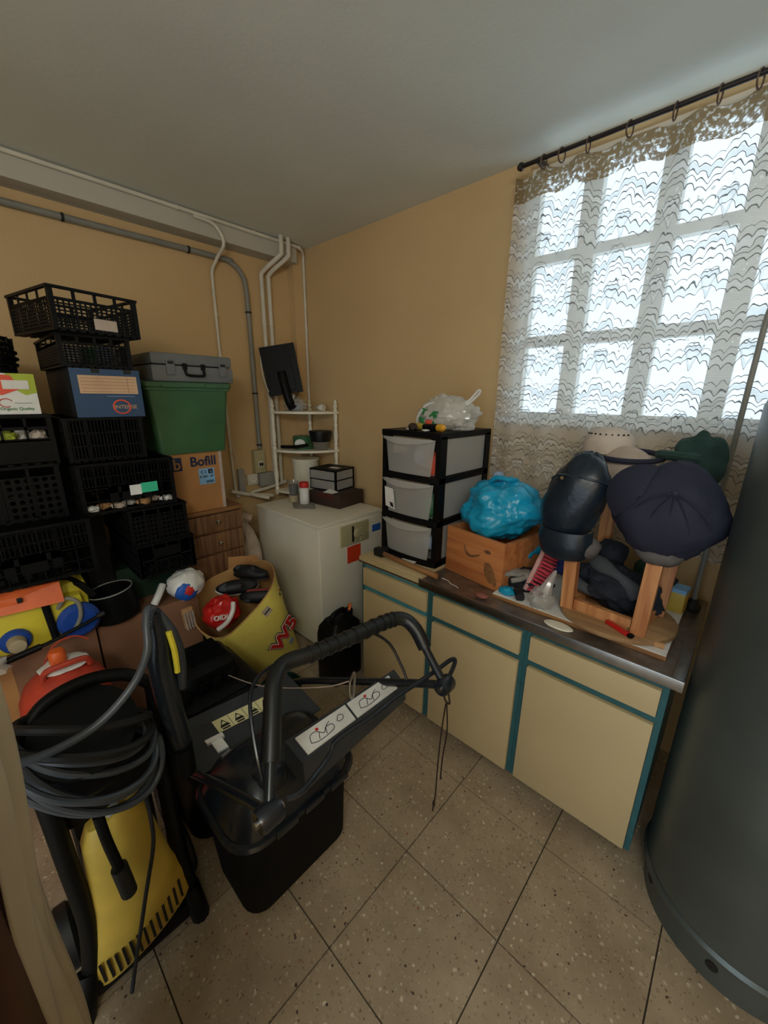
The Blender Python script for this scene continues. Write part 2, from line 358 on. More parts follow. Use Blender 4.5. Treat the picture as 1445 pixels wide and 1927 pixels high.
# ---------------------------------------------------------------- curtain, rod, rings
def lace():
    M = bpy.data.materials.new('lace'); M.use_nodes = True; n = M.node_tree.nodes; L = M.node_tree.links
    n.remove(n['Principled BSDF']); out = n['Material Output']
    uv = n.new('ShaderNodeUVMap'); sp = n.new('ShaderNodeSeparateXYZ'); L.new(uv.outputs[0], sp.inputs[0])
    U, V = sp.outputs[0], sp.outputs[1]
    def mth(op, a, b=None, c=None):
        x = n.new('ShaderNodeMath'); x.operation = op
        for i, q in enumerate((a, b, c)):
            if q is None: continue
            if isinstance(q, (int, float)): x.inputs[i].default_value = q
            else: L.new(q, x.inputs[i])
        return x.outputs[0]
    nz = n.new('ShaderNodeTexNoise'); nz.inputs['Scale'].default_value = 14; L.new(uv.outputs[0], nz.inputs['Vector'])
    wob = mth('MULTIPLY', mth('SUBTRACT', nz.outputs['Fac'], .5), .06)
    # scallops: big arches every .145 m with small ones riding on them
    big = mth('MULTIPLY', mth('ABSOLUTE', mth('SINE', mth('MULTIPLY', U, PI/.19))), .045)
    sml = mth('MULTIPLY', mth('ABSOLUTE', mth('SINE', mth('MULTIPLY', U, PI/.038))), -.016)
    v1 = mth('ADD', mth('ADD', V, wob), mth('ADD', big, sml))
    per = .27
    ph = mth('FRACT', mth('DIVIDE', v1, per))
    def line(pos, wd):
        d = mth('ABSOLUTE', mth('SUBTRACT', ph, pos))
        return mth('LESS_THAN', d, wd)
    lines = line(.05, .0085)
    for p, wd in ((.17, .0085), (.27, .006), (.43, .0085), (.52, .0075), (.60, .007), (.70, .0085), (.80, .006)): lines = mth('MAXIMUM', lines, line(p, wd))
    # denser woven band between two of the lines, and leaf motifs
    band = mth('MULTIPLY', mth('LESS_THAN', mth('ABSOLUTE', mth('SUBTRACT', ph, .64)), .04), .34)
    band2 = mth('MULTIPLY', mth('LESS_THAN', mth('ABSOLUTE', mth('SUBTRACT', ph, .13)), .06), .20)
    uu = mth('SUBTRACT', mth('FRACT', mth('DIVIDE', mth('ADD', U, .095), .19)), .5)
    vv = mth('SUBTRACT', mth('FRACT', mth('DIVIDE', mth('ADD', V, .10), per)), .5)
    uu = mth('ADD', uu, mth('MULTIPLY', wob, 3)); vv = mth('ADD', vv, mth('MULTIPLY', mth('COSINE', mth('MULTIPLY', uu, 22)), .06))
    leaf = mth('ADD', mth('MULTIPLY', mth('ABSOLUTE', uu), 3.4), mth('MULTIPLY', mth('ABSOLUTE', vv), 3.2))
    leafm = mth('MULTIPLY', mth('MULTIPLY', mth('LESS_THAN', leaf, .62), mth('GREATER_THAN', leaf, .30)), .36)
    leafl = mth('LESS_THAN', mth('ABSOLUTE', mth('SUBTRACT', leaf, .60)), .022)
    vo = n.new('ShaderNodeTexVoronoi'); vo.inputs['Scale'].default_value = 42; L.new(uv.outputs[0], vo.inputs['Vector'])
    dots = mth('MULTIPLY', mth('LESS_THAN', vo.outputs['Distance'], .22), mth('MULTIPLY', mth('LESS_THAN', mth('ABSOLUTE', mth('SUBTRACT', ph, .32)), .07), .7))
    fine = mth('MULTIPLY', mth('LESS_THAN', mth('FRACT', mth('MULTIPLY', V, 170)), .30), .16)
    n3 = n.new('ShaderNodeTexNoise'); n3.inputs['Scale'].default_value = 55; L.new(uv.outputs[0], n3.inputs['Vector']); nz2 = n3.outputs['Fac']
    head = mth('MULTIPLY', mth('GREATER_THAN', V, mth('ADD', 1.580, mth('MULTIPLY', wob, .8))), mth('MINIMUM', mth('MAXIMUM', mth('ADD', mth('MULTIPLY', mth('SUBTRACT', nz2, .45), 4.0), .38), .12), .8))
    for q in (band, band2, leafm, dots): lines_soft = q
    soft = mth('MAXIMUM', mth('MAXIMUM', band, band2), mth('MAXIMUM', leafm, dots))
    soft = mth('MAXIMUM', soft, head)
    hard = mth('MULTIPLY', mth('MAXIMUM', lines, leafl), .85)
    op = mth('MINIMUM', mth('ADD', mth('MAXIMUM', mth('MULTIPLY', soft, .75), hard), mth('ADD', .42, fine)), .97)
    d = n.new('ShaderNodeBsdfDiffuse'); tr = n.new('ShaderNodeBsdfTranslucent')
    cm = n.new('ShaderNodeMixRGB'); cm.inputs[1].default_value = (*lin('#f3f3f0'), 1); cm.inputs[2].default_value = (*lin('#4a463f'), 1); L.new(hard, cm.inputs[0])
    cm2 = n.new('ShaderNodeMixRGB'); cm2.inputs[2].default_value = (*lin('#8d7858'), 1); L.new(cm.outputs[0], cm2.inputs[1]); L.new(mth('MINIMUM', mth('MULTIPLY', head, 2.5), 1), cm2.inputs[0])  # header browned in the colour, standing in for its backlit shade
    L.new(cm2.outputs[0], d.inputs['Color']); L.new(cm2.outputs[0], tr.inputs['Color'])
    a = n.new('ShaderNodeMixShader'); a.inputs[0].default_value = .5; L.new(d.outputs[0], a.inputs[1]); L.new(tr.outputs[0], a.inputs[2])
    t = n.new('ShaderNodeBsdfTransparent'); b = n.new('ShaderNodeMixShader'); L.new(op, b.inputs[0]); L.new(t.outputs[0], b.inputs[1]); L.new(a.outputs[0], b.inputs[2])
    L.new(b.outputs[0], out.inputs['Surface']); MATS['lace'] = M
lace()
def curtain():
    x0, x1, z0, z1 = -1.10, .95, 1.10, 2.79; nu, nv = 300, 40
    vs, fs, uvs = [], [], []
    for j in range(nv+1):
        v = j/nv; z = z0+(z1-z0)*v
        for i in range(nu+1):
            u = i/nu; k = (1-v)
            x = x0+(x1-x0)*u - (1-u)*.015*k
            ph = (x1-x0)*u
            y = 2.105+.017*math.sin(ph*2*PI/.19+.6*math.sin(ph*5)+.5*k)+.010*k*math.sin(ph*2*PI/.43+1)
            vs.append((x, y, z-(.012*abs(math.sin(ph*PI/.145)) if j == nv else 0))); uvs.append(((x1-x0)*1.12*u, (z1-z0)*v))
    for j in range(nv):
        for i in range(nu):
            a = j*(nu+1)+i; fs.append((a, a+1, a+nu+2, a+nu+1))
    me = bpy.data.meshes.new('lace_curtain'); me.from_pydata(vs, [], fs); l = me.uv_layers.new(name='UVMap')
    for p in me.polygons:
        p.use_smooth = True
        for li in p.loop_indices: l.data[li].uv = uvs[me.loops[li].vertex_index]
    me.materials.append(MATS['lace']); o = bpy.data.objects.new('lace_curtain', me); COL.objects.link(o)
    tag(o, 'cream lace curtain with scalloped pattern hanging over the window', 'curtain')
curtain()
t = thing('curtain_rod', 'thin dark brown curtain rod just under the ceiling above the window', 'curtain rod', (-.05, 2.075, 2.815))
G().cyl((-1.0, 0, 0), (1.05, 0, 0), .0095).build('rod', 'rod_brown', t, True)
G().lathe([(.004, 0), (.016, .006), (.018, .018), (.010, .03)], (-1.0, 0, 0), 14, (0, -PI/2, 0)).build('finial', 'rod_brown', t, True)
for x in (-.93, .98): G().box(x-.008, x+.008, 0, .125, -.012, .012).build('bracket', 'rod_brown', t)
names = ['leftmost curtain ring, at the end of the rod beside the wall', 'second curtain ring from the left end of the rod', 'third curtain ring from the left end of the rod',
         'fourth curtain ring from the left end of the rod', 'fifth curtain ring from the left end of the rod', 'sixth curtain ring from the left, at the right photo edge',
         'seventh curtain ring along the rod, past the right photo edge', 'last curtain ring at the far right of the rod']
for x, nm in zip((-.955, -.875, -.765, -.61, -.46, -.33, -.225, -.09), names):
    o = G().tube([(.003*math.sin(a), .026*math.cos(a), .026*math.sin(a)) for a in [2*PI*i/14 for i in range(14)]], .0032, 8, True, 2).build('curtain_ring', 'ring_brown', None, True)
    o.location = (x, 2.075, 2.800); o.rotation_euler = (0, 0, random.uniform(-.25, .25)); tag(o, 'dark brown '+nm, 'curtain ring', 'rings on the curtain rod')

# ---------------------------------------------------------------- pipes and electrics
def pipe(name, label, pts, r, material, clips=(), clipmat='pipe_white', sub=8, wall='x'):
    o = Vector(pts[-1]); t = thing(name, label, 'pipe', o)
    G(o).tube(pts, r, 10, sub=sub).build('tube', material, t, True)
    for c, d in clips:
        d = Vector(d); c = Vector(c)
        G(o).cyl(c-d*.006, c+d*.006, r+.004, n=12).build('pipe_clip', clipmat, t, True)
    return t
pipe('conduit_pipe', 'thin white conduit running along the ceiling beam and down the corner', [(-2.887, SY, 2.872), (-2.887, 0, 2.872), (-2.887, 1.9, 2.872), (-2.887, 2.10, 2.868), (-2.93, 2.17, 2.85), (-2.945, 2.185, 2.80), (-2.945, 2.186, 2.5), (-2.945, 2.186, 1.6), (-2.945, 2.186, 1.0)], .011, 'pipe_white',
     [((-2.887, 1.20, 2.872), (0, 1, 0)), ((-2.887, 1.72, 2.872), (0, 1, 0)), ((-2.945, 2.186, 2.31), (0, 0, 1)), ((-2.945, 2.186, 1.81), (0, 0, 1))])
pipe('conduit_pipe', 'grey conduit pipe along the ochre wall that bends down to the switch box', [(-3.015, SY, 2.69), (-3.015, .4, 2.69), (-3.015, 1.48, 2.695), (-3.015, 1.60, 2.68), (-3.015, 1.675, 2.62), (-3.015, 1.70, 2.52), (-3.015, 1.705, 2.2), (-3.015, 1.71, 1.34)], .018, 'pipe_grey',
     [((-3.015, .63, 2.69), (0, 1, 0)), ((-3.015, 1.30, 2.694), (0, 1, 0)), ((-3.015, 1.704, 2.37), (0, 0, 1)), ((-3.015, 1.708, 1.78), (0, 0, 1)), ((-3.015, 1.71, 1.37), (0, 0, 1))], 'black_rubber')
pipe('conduit_pipe', 'thin white conduit dropping over the beam behind the grey tool case', [(-2.886, 1.30, 2.855), (-2.882, 1.42, 2.845), (-2.880, 1.475, 2.79), (-2.885, 1.485, 2.735), (-2.945, 1.478, 2.695), (-2.978, 1.465, 2.655), (-3.018, 1.452, 2.60), (-3.022, 1.45, 2.5), (-3.022, 1.452, 2.0), (-3.022, 1.47, 1.05), (-3.01, 1.50, .99)], .011, 'pipe_white',
     [((-3.022, 1.452, 2.32), (0, 0, 1))])
for q, nm in ((0, 'left of two twin white pipes jogging in from the ceiling in the corner'), (1, 'right of two twin white pipes jogging in from the ceiling in the corner')):
    y = 1.835+.062*q
    pipe('water_pipe', nm, [(-2.83, y+.07, CZ), (-2.83, y+.07, 2.80), (-2.845, y+.067, 2.765), (-2.95, y+.02, 2.70), (-3.01, y, 2.655), (-3.014, y, 2.60), (-3.014, y, 2.2), (-3.014, y+.005, 1.0)], .0165, 'pipe_white', [((-3.014, y, 2.31), (0, 0, 1)), ((-3.014, y, 1.75), (0, 0, 1))])
pipe('water_pipe', 'white pipe running low along the wall behind the chest toward the corner', [(-3.0, 1.42, 1.02), (-3.0, 1.55, .975), (-2.98, 1.70, .945), (-2.97, 1.78, .93)], .016, 'pipe_white')
pipe('water_pipe', 'bent white pipe below the wall socket reaching out to the appliance', [(-2.995, 1.93, 1.03), (-2.99, 1.74, 1.0), (-2.985, 1.60, .985), (-2.95, 1.60, .965), (-2.86, 1.68, .945)], .015, 'pipe_white')
o = thing('breaker_box', 'beige circuit breaker box with black switch under the grey conduit', 'switch box', (WX, 1.69, 1.14))
G().rbox(0, .055, -.048, .048, 0, .19, .006).build('case', 'beige_panel', o, True)
sw = G().box(.055, .062, -.022, .022, .05, .10).build('breaker', 'socket_white', o)
for y in (-.012, .006): G().box(.062, .07, y, y+.010, .06, .085).build('toggle', 'black_plastic', sw)
o = thing('wall_socket', 'cream wall socket beside the grey junction box', 'socket', (WX, 1.625, 1.04))
G().rbox(0, .03, -.047, .047, 0, .095, .006).build('plate', 'socket_white', o, True)
G().lathe([(.034, 0), (.034, .006), (.028, .006), (.026, .001), (.0, .001)], (.030, 0, .048), 20, (0, PI/2, 0)).build('socket_ring', 'white_paint', o, True)
for y in (-.01, .01): G().cyl((.030, y, .048), (.0315, y, .048), .0028, n=8).build('hole', 'ink_black', o)
o = thing('junction_box', 'square grey junction box right of the wall socket', 'junction box', (WX, 1.745, 1.02))
G().rbox(0, .06, -.068, .068, 0, .115, .008).build('case', 'box_grey', o, True)
G().rbox(.06, .066, -.060, .060, .008, .107, .003).build('lid', 'box_grey', o, True)
o = thing('cable_box', 'narrow upright grey cable box beside the cardboard box', 'cable box', (WX, 1.525, .985))
G().rbox(0, .04, -.026, .026, 0, .20, .006).build('case', 'box_grey', o, True)
G().tube([(.02, -.01, .2), (.02, -.03, .3), (.02, -.05, .42)], .003, 6).build('cable', 'pipe_white', o, True)

# ================================================================ KITCHEN UNIT
CY = 1.47
ux = [-1.535, -1.035, -.537, -.040]
ulab = ['cream cupboard with teal edging next to the white appliance, left unit of three', 'cream cupboard with teal edging, middle unit of three under the worktop', 'cream cupboard with teal edging next to the metal tank, right unit of three']
for k in range(3):
    a, b = ux[k], ux[k+1]; c = (a+b)/2
    t = thing('base_cabinet', ulab[k], 'cabinet', (c, CY, 0), 0, 'cream base cabinets')
    h = (b-a)/2; d = WY-CY-.005
    g = G().box(-h+.001, -h+.018, .02, d, .065, .842).box(h-.018, h-.001, .02, d, .065, .842).box(-h+.018, h-.018, d-.01, d, .065, .842).box(-h+.018, h-.018, .02, d-.01, .065, .085)
    g.build('body', 'teal', t)
    G().box(-h+.003, h-.003, .006, .02, .815, .842).build('top_rail', 'teal_light' if k == 0 else 'teal', t)
    G().box(-h+.001, h-.001, .0045, .02, .672, .702).build('rail', 'teal_light' if k == 0 else 'teal', t)
    for s in (-1, 1):
        x = s*(h-.010); G().box(x-.0095, x+.0095, .002, .0195, .066, .842).build('stile', 'teal', t)
    G().rbox(-h+.0205, h-.0205, -.012, .0195, .704, .813, .004).build('drawer_front', 'cream_laminate', t, True)
    G().rbox(-h+.0205, h-.0205, -.012, .0195, .07, .669, .004).build('door', 'cream_laminate', t, True)
    G().box(-h+.01, h-.01, .09, .11, .0, .066).build('plinth', 'dark_brown', t)
t = thing('steel_worktop', 'stainless steel sink worktop over the cupboards, crowded with clutter', 'worktop', (-.55, CY, .842))
G().box(-.55, .532, -.014, .715, .0, .036).build('top', 'worn_steel', t)
G().rbox(-.551, .542, -.022, -.013, .0, .042, .003).build('front_edge', 'steel', t, True)
G().rbox(.505, .543, -.014, .715, .030, .042, .004).build('side_rim', 'steel', t, True)
t = thing('laminate_worktop', 'cream laminate worktop end under the plastic drawer tower', 'worktop', (-1.32, CY, .842))
G().rbox(-.222, .218, -.016, .715, .0, .036, .002).build('top', 'cream_laminate', t, True)
G().box(-.222, .218, -.0175, -.0155, .004, .012).build('edge_strip', 'dark_brown', t)
o = G((-1.30, 1.52, .878)).rbox(-1.51, -1.09, 1.462, 1.90, .8785, .892, .002).build('chipboard_panel', 'cream_laminate', None, True); o.location = (-1.30, 1.52, .878)
tag(o, 'thin cream board lying under the drawer tower', 'board')

# drawer tower
def drawer_tower():
    x0, x1, y0, y1, z0 = -1.485, -1.10, 1.585, 2.07, .8925; L = (( x0+x1)/2, y0, z0); H = .705
    t = thing('drawer_tower', 'black plastic tower with three clear drawers, under the white carrier bag', 'drawer unit', L)
    hw = (x1-x0)/2; D = y1-y0; P = .028
    for sx in (-1, 1):
        a, b = min(sx*hw, sx*(hw-P)), max(sx*hw, sx*(hw-P))
        for y0_, y1_ in ((0, .055), (D-.05, D)): G().box(a, b, y0_, y1_, .0, H-.02).build('frame_post', 'black_plastic', t)
    lv = [0, .225, .452, H-.03]
    for i, z in enumerate(lv):
        q = G()
        n = 12; pts = []
        for k in range(n+1):
            u = -hw+2*hw*k/n; pts.append((u, -.02*(1-(u/hw)**2) if i < 3 else -.006))
        poly = pts+[(hw, D), (-hw, D)]
        q.extr(poly, z, z+.03 if i else z+.034, 'z').build('shelf_frame' if i < 3 else 'top', 'black_plastic', t, True)
    for i in range(3):
        zb, zt = lv[i]+.034, lv[i+1]-.006; R = []
        q = G(); n = 10
        # bulged translucent front, narrower at the bottom
        fr = []
        for j in range(7):
            v = j/6; z = zb+(zt-zb)*v; hwj = hw-P-.025+.022*v; row = []
            for k in range(n+1):
                u = -1+2*k/n; row.append((u*hwj, -.006-.020*(1-u*u)*(.5+.5*v), z))
            fr.append(row)
        back = [[(p[0], p[1]+.004, p[2]) for p in r] for r in fr]
        vs = [p for r in fr for p in r]+[p for r in back for p in r]; N = len(fr)*(n+1); fs = []
        for j in range(6):
            for k in range(n):
                a = j*(n+1)+k; fs.append((a, a+1, a+n+2, a+n+1)); fs.append((N+a, N+a+n+1, N+a+n+2, N+a+1))
        q.add(vs, fs); d = q.build('drawer', 'frosted', t, True)
        # lip handle
        lp = [(-1+2*k/n, 0) for k in range(n+1)]
        vs = []; fs = []
        for k in range(n+1):
            u = lp[k][0]; x = u*(hw-P-.003); y = -.026-.020*(1-u*u)
            vs += [(x, y, zt+.004), (x, y-.012*(1-u*u)-.004, zt-.006-.02*(1-u*u)), (x, y+.01, zt-.008-.022*(1-u*u))]
        for k in range(n):
            a = 3*k; fs += [(a, a+3, a+4, a+1), (a+1, a+4, a+5, a+2)]
        G().add(vs, fs).build('drawer_lip', 'frosted', d, True)
        for s in (-1, 1):
            x = s*(hw-.008); G().box(x-.002, x+.002, .058, D-.055, zb+.004, zt+.004).build('drawer_side', 'frosted', d)
        G().box(-hw+.04, hw-.04, .03, D-.06, zb, zb+.004).build('drawer_floor', 'frosted', d)
        # clutter seen through the plastic
        cols = [['black_plastic', 'cloth_navy', 'pale_blue', 'coral'], ['tin_green', 'orange_plastic', 'black_plastic', 'blue_plastic', 'tin_green'], ['cloth_grey', 'tape_beige', 'pale_blue']][2-i]
        for k, cc in enumerate(cols):
            b = G().blob((-hw+.075+(2*hw-.15)*k/(max(1, len(cols)-1)), .045+.03*(k % 2), zb+.05+.02*(k % 3)), .044, .04, .042+.025*((k+i) % 2), .3, 2.5, k+i*5, 12, 8).build('content', cc, d, True)
        if i == 1:
            G().add([(-.145, -.0215, zb+.03), (-.07, -.0275, zb+.02), (-.082, -.032, zb+.135), (-.150, -.0255, zb+.14), (-.145, -.0225, zb+.03), (-.07, -.0285, zb+.02), (-.082, -.033, zb+.135), (-.150, -.0265, zb+.14)], [(0, 1, 2, 3), (7, 6, 5, 4), (0, 4, 5, 1), (2, 6, 7, 3)]).build('paper_label', 'sticker_white', d)
            G().add([(-.105, -.0270, zb+.035), (-.080, -.0285, zb+.03), (-.085, -.0310, zb+.055), (-.11, -.0290, zb+.06)], [(0, 1, 2, 3)]).build('barcode', 'ink_black', d)
drawer_tower()

# white carrier bag, torch and small bits on the tower
ZT = 1.5975
def bagfn(p, d):
    q = p.copy(); q.z = max(q.z, -.068); return q
t = thing('carrier_bag', 'white translucent carrier bag with green lettering on the drawer tower', 'bag', (-1.235, 1.83, ZT+.07))
G().blob((0, 0, 0), .165, .13, .105, .2, 1.8, 3, 56, 34, bagfn, ridge=.24).build('bag', 'pale_film', t, True)
G().blob((-.01, .01, -.01), .13, .10, .07, .2, 1.8, 5, 20, 12).build('bag_content', 'white_film', t, True)
G().tube([(.09, -.06, .03), (.13, -.03, .06), (.165, 0, .10), (.178, .01, .125), (.172, .0, .13), (.14, -.02, .085), (.10, -.05, .05)], .006, 8).build('handle', 'white_film', t, True)
G().tube([(-.13, -.09, -.06), (-.12, -.11, -.01), (-.08, -.1, .05), (-.03, -.09, .07)], .007, 8).build('handle', 'white_film', t, True)
bpy.context.view_layer.update(); bagm = [c_ for c_ in t.children if c_.name.split('.')[0] == 'bag'][0]
for ch, x, z in (('T', -.035, .040), ('A', .0, .030), ('S', .035, .018)):
    ok, l, nn, k = bagm.closest_point_on_mesh(Vector((x, -.2, z))); text(ch, .046, 'ink_green', t, l+Vector((0, -.004, 0)), (PI/2-.25, .28, .1), bold=.0012, ext=.004)
G().blob((-.03, -.128, -.035), .026, .012, .022, 0, 1, 1, 12, 8).build('fruit_print', 'coral', t, True)
for a, b in ((-.075, -.02), (-.055, -.045), (.01, -.04)): G().blob((a, -.13, b), .024, .008, .012, 0, 1, 1, 10, 6, rot=(0, .6, 0)).build('leaf_print', 'ink_green', t, True)
t = thing('hand_torch', 'yellow and black hand torch lying on top of the drawer tower', 'torch', (-1.24, 1.66, ZT+.018))
G().cyl((-.125, .03, 0), (-.03, .01, 0), .017, n=14).build('barrel', 'yellow_plastic', t, True)
G().cyl((-.03, .01, 0), (.075, -.012, .002), .016, .018, 14).build('grip', 'black_plastic', t, True)
G().cyl((.075, -.012, .002), (.105, -.018, .003), .019, n=14).build('end_cap', 'amber', t, True)
G().blob((.108, -.019, .003), .014, .016, .016, 0, 1, 0, 12, 8).build('lens', 'amber', t, True)
o = G().blob((0, 0, 0), .026, .022, .02, .3, 3, 4, 14, 10).build('wire_ball', 'rust', None, True); o.location = (-1.31, 1.625, ZT+.018); tag(o, 'small dark crumpled wire ball beside the yellow torch', 'wire')
for x, y, r, l in ((-1.335, 1.645, .025, 'scrap of white paper at the left front of the tower top'), (-1.215, 1.612, .016, 'tiny scrap of white paper in front of the torch')):
    o = G().blob((0, 0, 0), r*1.5, r, .006, .3, 3, r*100, 14, 8).build('paper_scrap', 'white_film', None, True); o.location = (x, y, ZT+.006); tag(o, l, 'paper')

# hammer
t = thing('hammer', 'hammer with wooden handle and black head lying before the drawer tower', 'hammer', (-1.22, 1.515, .893))
G().cyl((-.19, .0, .02), (.20, -.025, .015), .0125, .015, 12).build('handle', 'handle_wood', t, True)
g = G(); g.rbox(-.245, -.180, -.022, .024, .0, .045, .007); g.build('head', 'black_rubber', t, True)
G().rbox(-.232, -.195, .022, .065, .004, .04, .006).build('head_face', 'black_rubber', t, True)
o = G().add([(-.045, -.02, 0), (.05, -.03, .001), (.06, .02, .012), (-.03, .025, .008), (-.045, -.02, .0012), (.05, -.03, .0022), (.06, .02, .0132), (-.03, .025, .0092)], [(3, 2, 1, 0), (4, 5, 6, 7), (0, 1, 5, 4), (1, 2, 6, 5), (2, 3, 7, 6), (3, 0, 4, 7)]).build('paper_slip', 'sticker_white')
o.location = (-1.27, 1.552, .893); tag(o, 'folded white paper slip between the hammer and the drawer tower', 'paper')

# wooden drawer box with the blue bag
def drawer_box():
    t = thing('wooden_box', 'pine drawer box with a carved-out grip holding a blue bag', 'wooden box', (-.905, 1.635, .8795))
    rz = -.17; t.rotation_euler = (0, 0, rz)
    W2, D, H = .178, .42, .245
    G().rbox(-W2, W2, -.009, .009, 0, H, .003).build('front_board', 'pine', t, True)
    G().box(-W2, W2, D-.018, D, 0, H-.01).build('back_board', 'pine', t)
    for s in (-1, 1):
        x = s*(W2-.008); G().box(x-.008, x+.008, .009, D-.018, 0, H-.004).build('side_board', 'pine', t)
    G().box(-W2+.016, W2-.016, .009, D-.018, .008, .014).build('bottom_board', 'pine', t)
    G().tube([(-.055, -.008, .175), (-.045, -.0105, .148), (-.015, -.0115, .130), (.02, -.0105, .14), (.04, -.0085, .15)], .005, 8).build('grip_slot', 'wood_brown', t, True)
    G().blob((.085, -.009, .18), .020, .0018, .010, 0, 1, 1, 14, 8).build('wood_knot', 'wood_brown', t, True)
    G().blob((.11, -.009, .075), .03, .0015, .062, .3, 2, 2, 16, 10, rot=(0, -.5, 0)).build('stain', 'wood_top', t, True)
drawer_box()
def bf(p, d):
    q = p.copy(); k = max(0, d.z)
    a = math.atan2(d.y, d.x); f = 1+(.03+.05*k)*math.sin(a*9+2.5*noise.noise(d*2))*(1-d.z*d.z)**.5+.03*noise.noise(Vector((a*5, d.z*2, 3)))
    q.x *= (1-.26*k)*f; q.y *= (1-.24*k)*f
    return q
t = thing('plastic_bag', 'bright blue plastic rubbish bag stuffed into the pine drawer', 'bag', (-.865, 1.82, 1.235))
G().blob((0, 0, 0), .205, .20, .150, .26, 1.5, 12, 90, 54, bf, ridge=.12).build('bag', 'blue_film', t, True)
G().blob((-.03, -.02, .155), .03, .03, .025, .3, 3, 1, 12, 8).build('bag_content', 'pale_blue', t, True)
G().tube([(-.06, -.05, .12), (-.02, -.06, .155), (.04, -.04, .15), (.05, .02, .14)], .012, 8).build('gathered_rim', 'blue_film', t, True)
o = G().tube([(-1.02, 1.535, .884), (-.98, 1.53, .886), (-.95, 1.515, .883), (-.92, 1.51, .884), (-.90, 1.50, .883)], .0022, 6).build('string', 'white_film', None, True); tag(o, 'short white string on the worktop before the pine drawer', 'string')

# cutting board, gloves, brush etc.
o = G((-.4, 1.8, .885)).rbox(-.745, -.075, 1.545, 2.02, .8785, .896, .002).build('board_core', 'handle_wood', None, True)
t = thing('laminated_board', 'white-topped wooden board on the sink under the upturned stool', 'board', (-.4, 1.8, .885)); o.parent = t; o.name = 'core'
G((-.4, 1.8, .885)).box(-.744, -.076, 1.546, 2.019, .896, .899).build('white_face', 'sticker_white', t)
ZB = .8995
def glove(loc, rz, material, label):
    t = thing('work_glove', label, 'glove', loc, rz)
    G().blob((0, 0, .022), .055, .042, .020, .2, 2, 1, 18, 10, ridge=.15).build('palm', material, t, True)
    for k, (y, l) in enumerate(((-.034, .055), (-.012, .072), (.011, .068), (.032, .055))):
        G().tube([(-.03, y*.8, .024), (-.06, y*1.1, .028), (-.06-l*.7, y*1.35, .020), (-.06-l, y*1.45, .012)], .0115, 8).build('finger', material, t, True)
    G().tube([(.0, -.035, .022), (-.02, -.065, .02), (-.055, -.08, .014)], .012, 8).build('thumb', material, t, True)
    G().tube([(.03, 0, .022), (.075, .005, .022), (.10, .01, .02)], .03, 10, rad=lambda u: .030+.006*u).build('cuff', material, t, True)
glove((-.665, 1.70, .945), .35, 'glove_grey', 'grey knitted work glove in the heap beside the pine drawer')
o = G().blob((0, 0, 0), .105, .10, .05, .35, 2.2, 8, 36, 22, ridge=.2).build('dark_rag', 'cloth_navy', None, True); o.location = (-.66, 1.75, .925); tag(o, 'heap of dark rags under the grey glove', 'rag')
o = G().tube([(-.655, 1.60, .925), (-.635, 1.585, .918), (-.62, 1.56, .915)], .020, 10).build('black_grip', 'black_rubber', None, True); tag(o, 'short black rubber grip in front of the red bristle brush', 'grip')
o = G().blob((0, 0, 0), .038, .03, .018, .3, 3, 2, 16, 10, ridge=.3).build('blue_scrap', 'blue_film', None, True); o.location = (-.695, 1.585, .914); tag(o, 'small blue plastic scrap on the white board below the glove', 'plastic scrap')
o = G().tube([(-.76, 1.72, .95), (-.73, 1.78, 1.0), (-.70, 1.84, 1.03), (-.675, 1.90, 1.035)], .02, 8, rad=lambda u: .014+.012*math.sin(u*9)**2).build('blue_scrap', 'blue_film', None, True); tag(o, 'crumpled blue plastic strip behind the gloves by the pine drawer', 'plastic scrap')
o = G().blob((0, 0, 0), .035, .022, .014, .15, 2, 2, 14, 8).build('sponge', 'terracotta', None, True); o.location = (-.775, 1.50, .893); tag(o, 'reddish brown scouring pad at the steel edge below the pine drawer', 'sponge')
# bristle brush leaning
t = thing('bristle_brush', 'pink brush with dense red bristles leaning beside the stool', 'brush', (-.585, 1.66, .90))
t.rotation_euler = (-.35, .16, -.15)
G().rbox(-.062, -.042, -.028, .028, .0, .27, .006).build('back', 'brush_pink', t, True)
g = G()
for j in range(15):
    for k in range(6):
        z = .012+j*.0175; y = -.024+k*.0096+(.0045 if j % 2 else 0); g.cyl((-.042, y, z), (.018, y+random.uniform(-.004, .004), z+random.uniform(-.004, .004)), .0052, .0036, 5)
g.build('bristle', 'bristle_red', t, False, kind='stuff')
t = thing('clear_bag', 'crumpled clear plastic bag between the red brush and the stool leg', 'bag', (-.535, 1.575, .94))
G().blob((0, 0, 0), .05, .05, .05, .3, 2, 4, 24, 16, ridge=.5).build('bag', 'clear_bag', t, True)
G().tube([(.01, 0, .03), (.02, .02, .08), (.035, .03, .13)], .02, 8, rad=lambda u: .026*(1-u)+.005).build('bag_neck', 'clear_bag', t, True)
o = G().blob((0, 0, 0), .07, .06, .09, .25, 2, 6, 24, 16, ridge=.4).build('net_bag', 'clear_jar', None, True); o.location = (-.63, 1.93, 1.0); tag(o, 'greenish clear plastic wrap behind the red bristle brush', 'wrap')
o = G().blob((0, 0, 0), .055, .045, .075, .2, 2, 9, 20, 14, ridge=.3).build('blue_cloth', 'cloth_blue', None, True); o.location = (-.52, 1.76, 1.07); tag(o, 'royal blue cloth bunched behind the left stool leg', 'cloth')
o = G((-.46, 1.49, .885)).lathe([(.0, 0), (.075, .0), (.082, .004), (.075, .008), (.0, .009)], (-.43, 1.505, .879), 24, sx=.7, sy=.35).build('melon_rind', 'ivory', None, True); o.location = (-.46, 1.49, .885); tag(o, 'pale green edged scrap on the worktop before the stool seat', 'scrap')

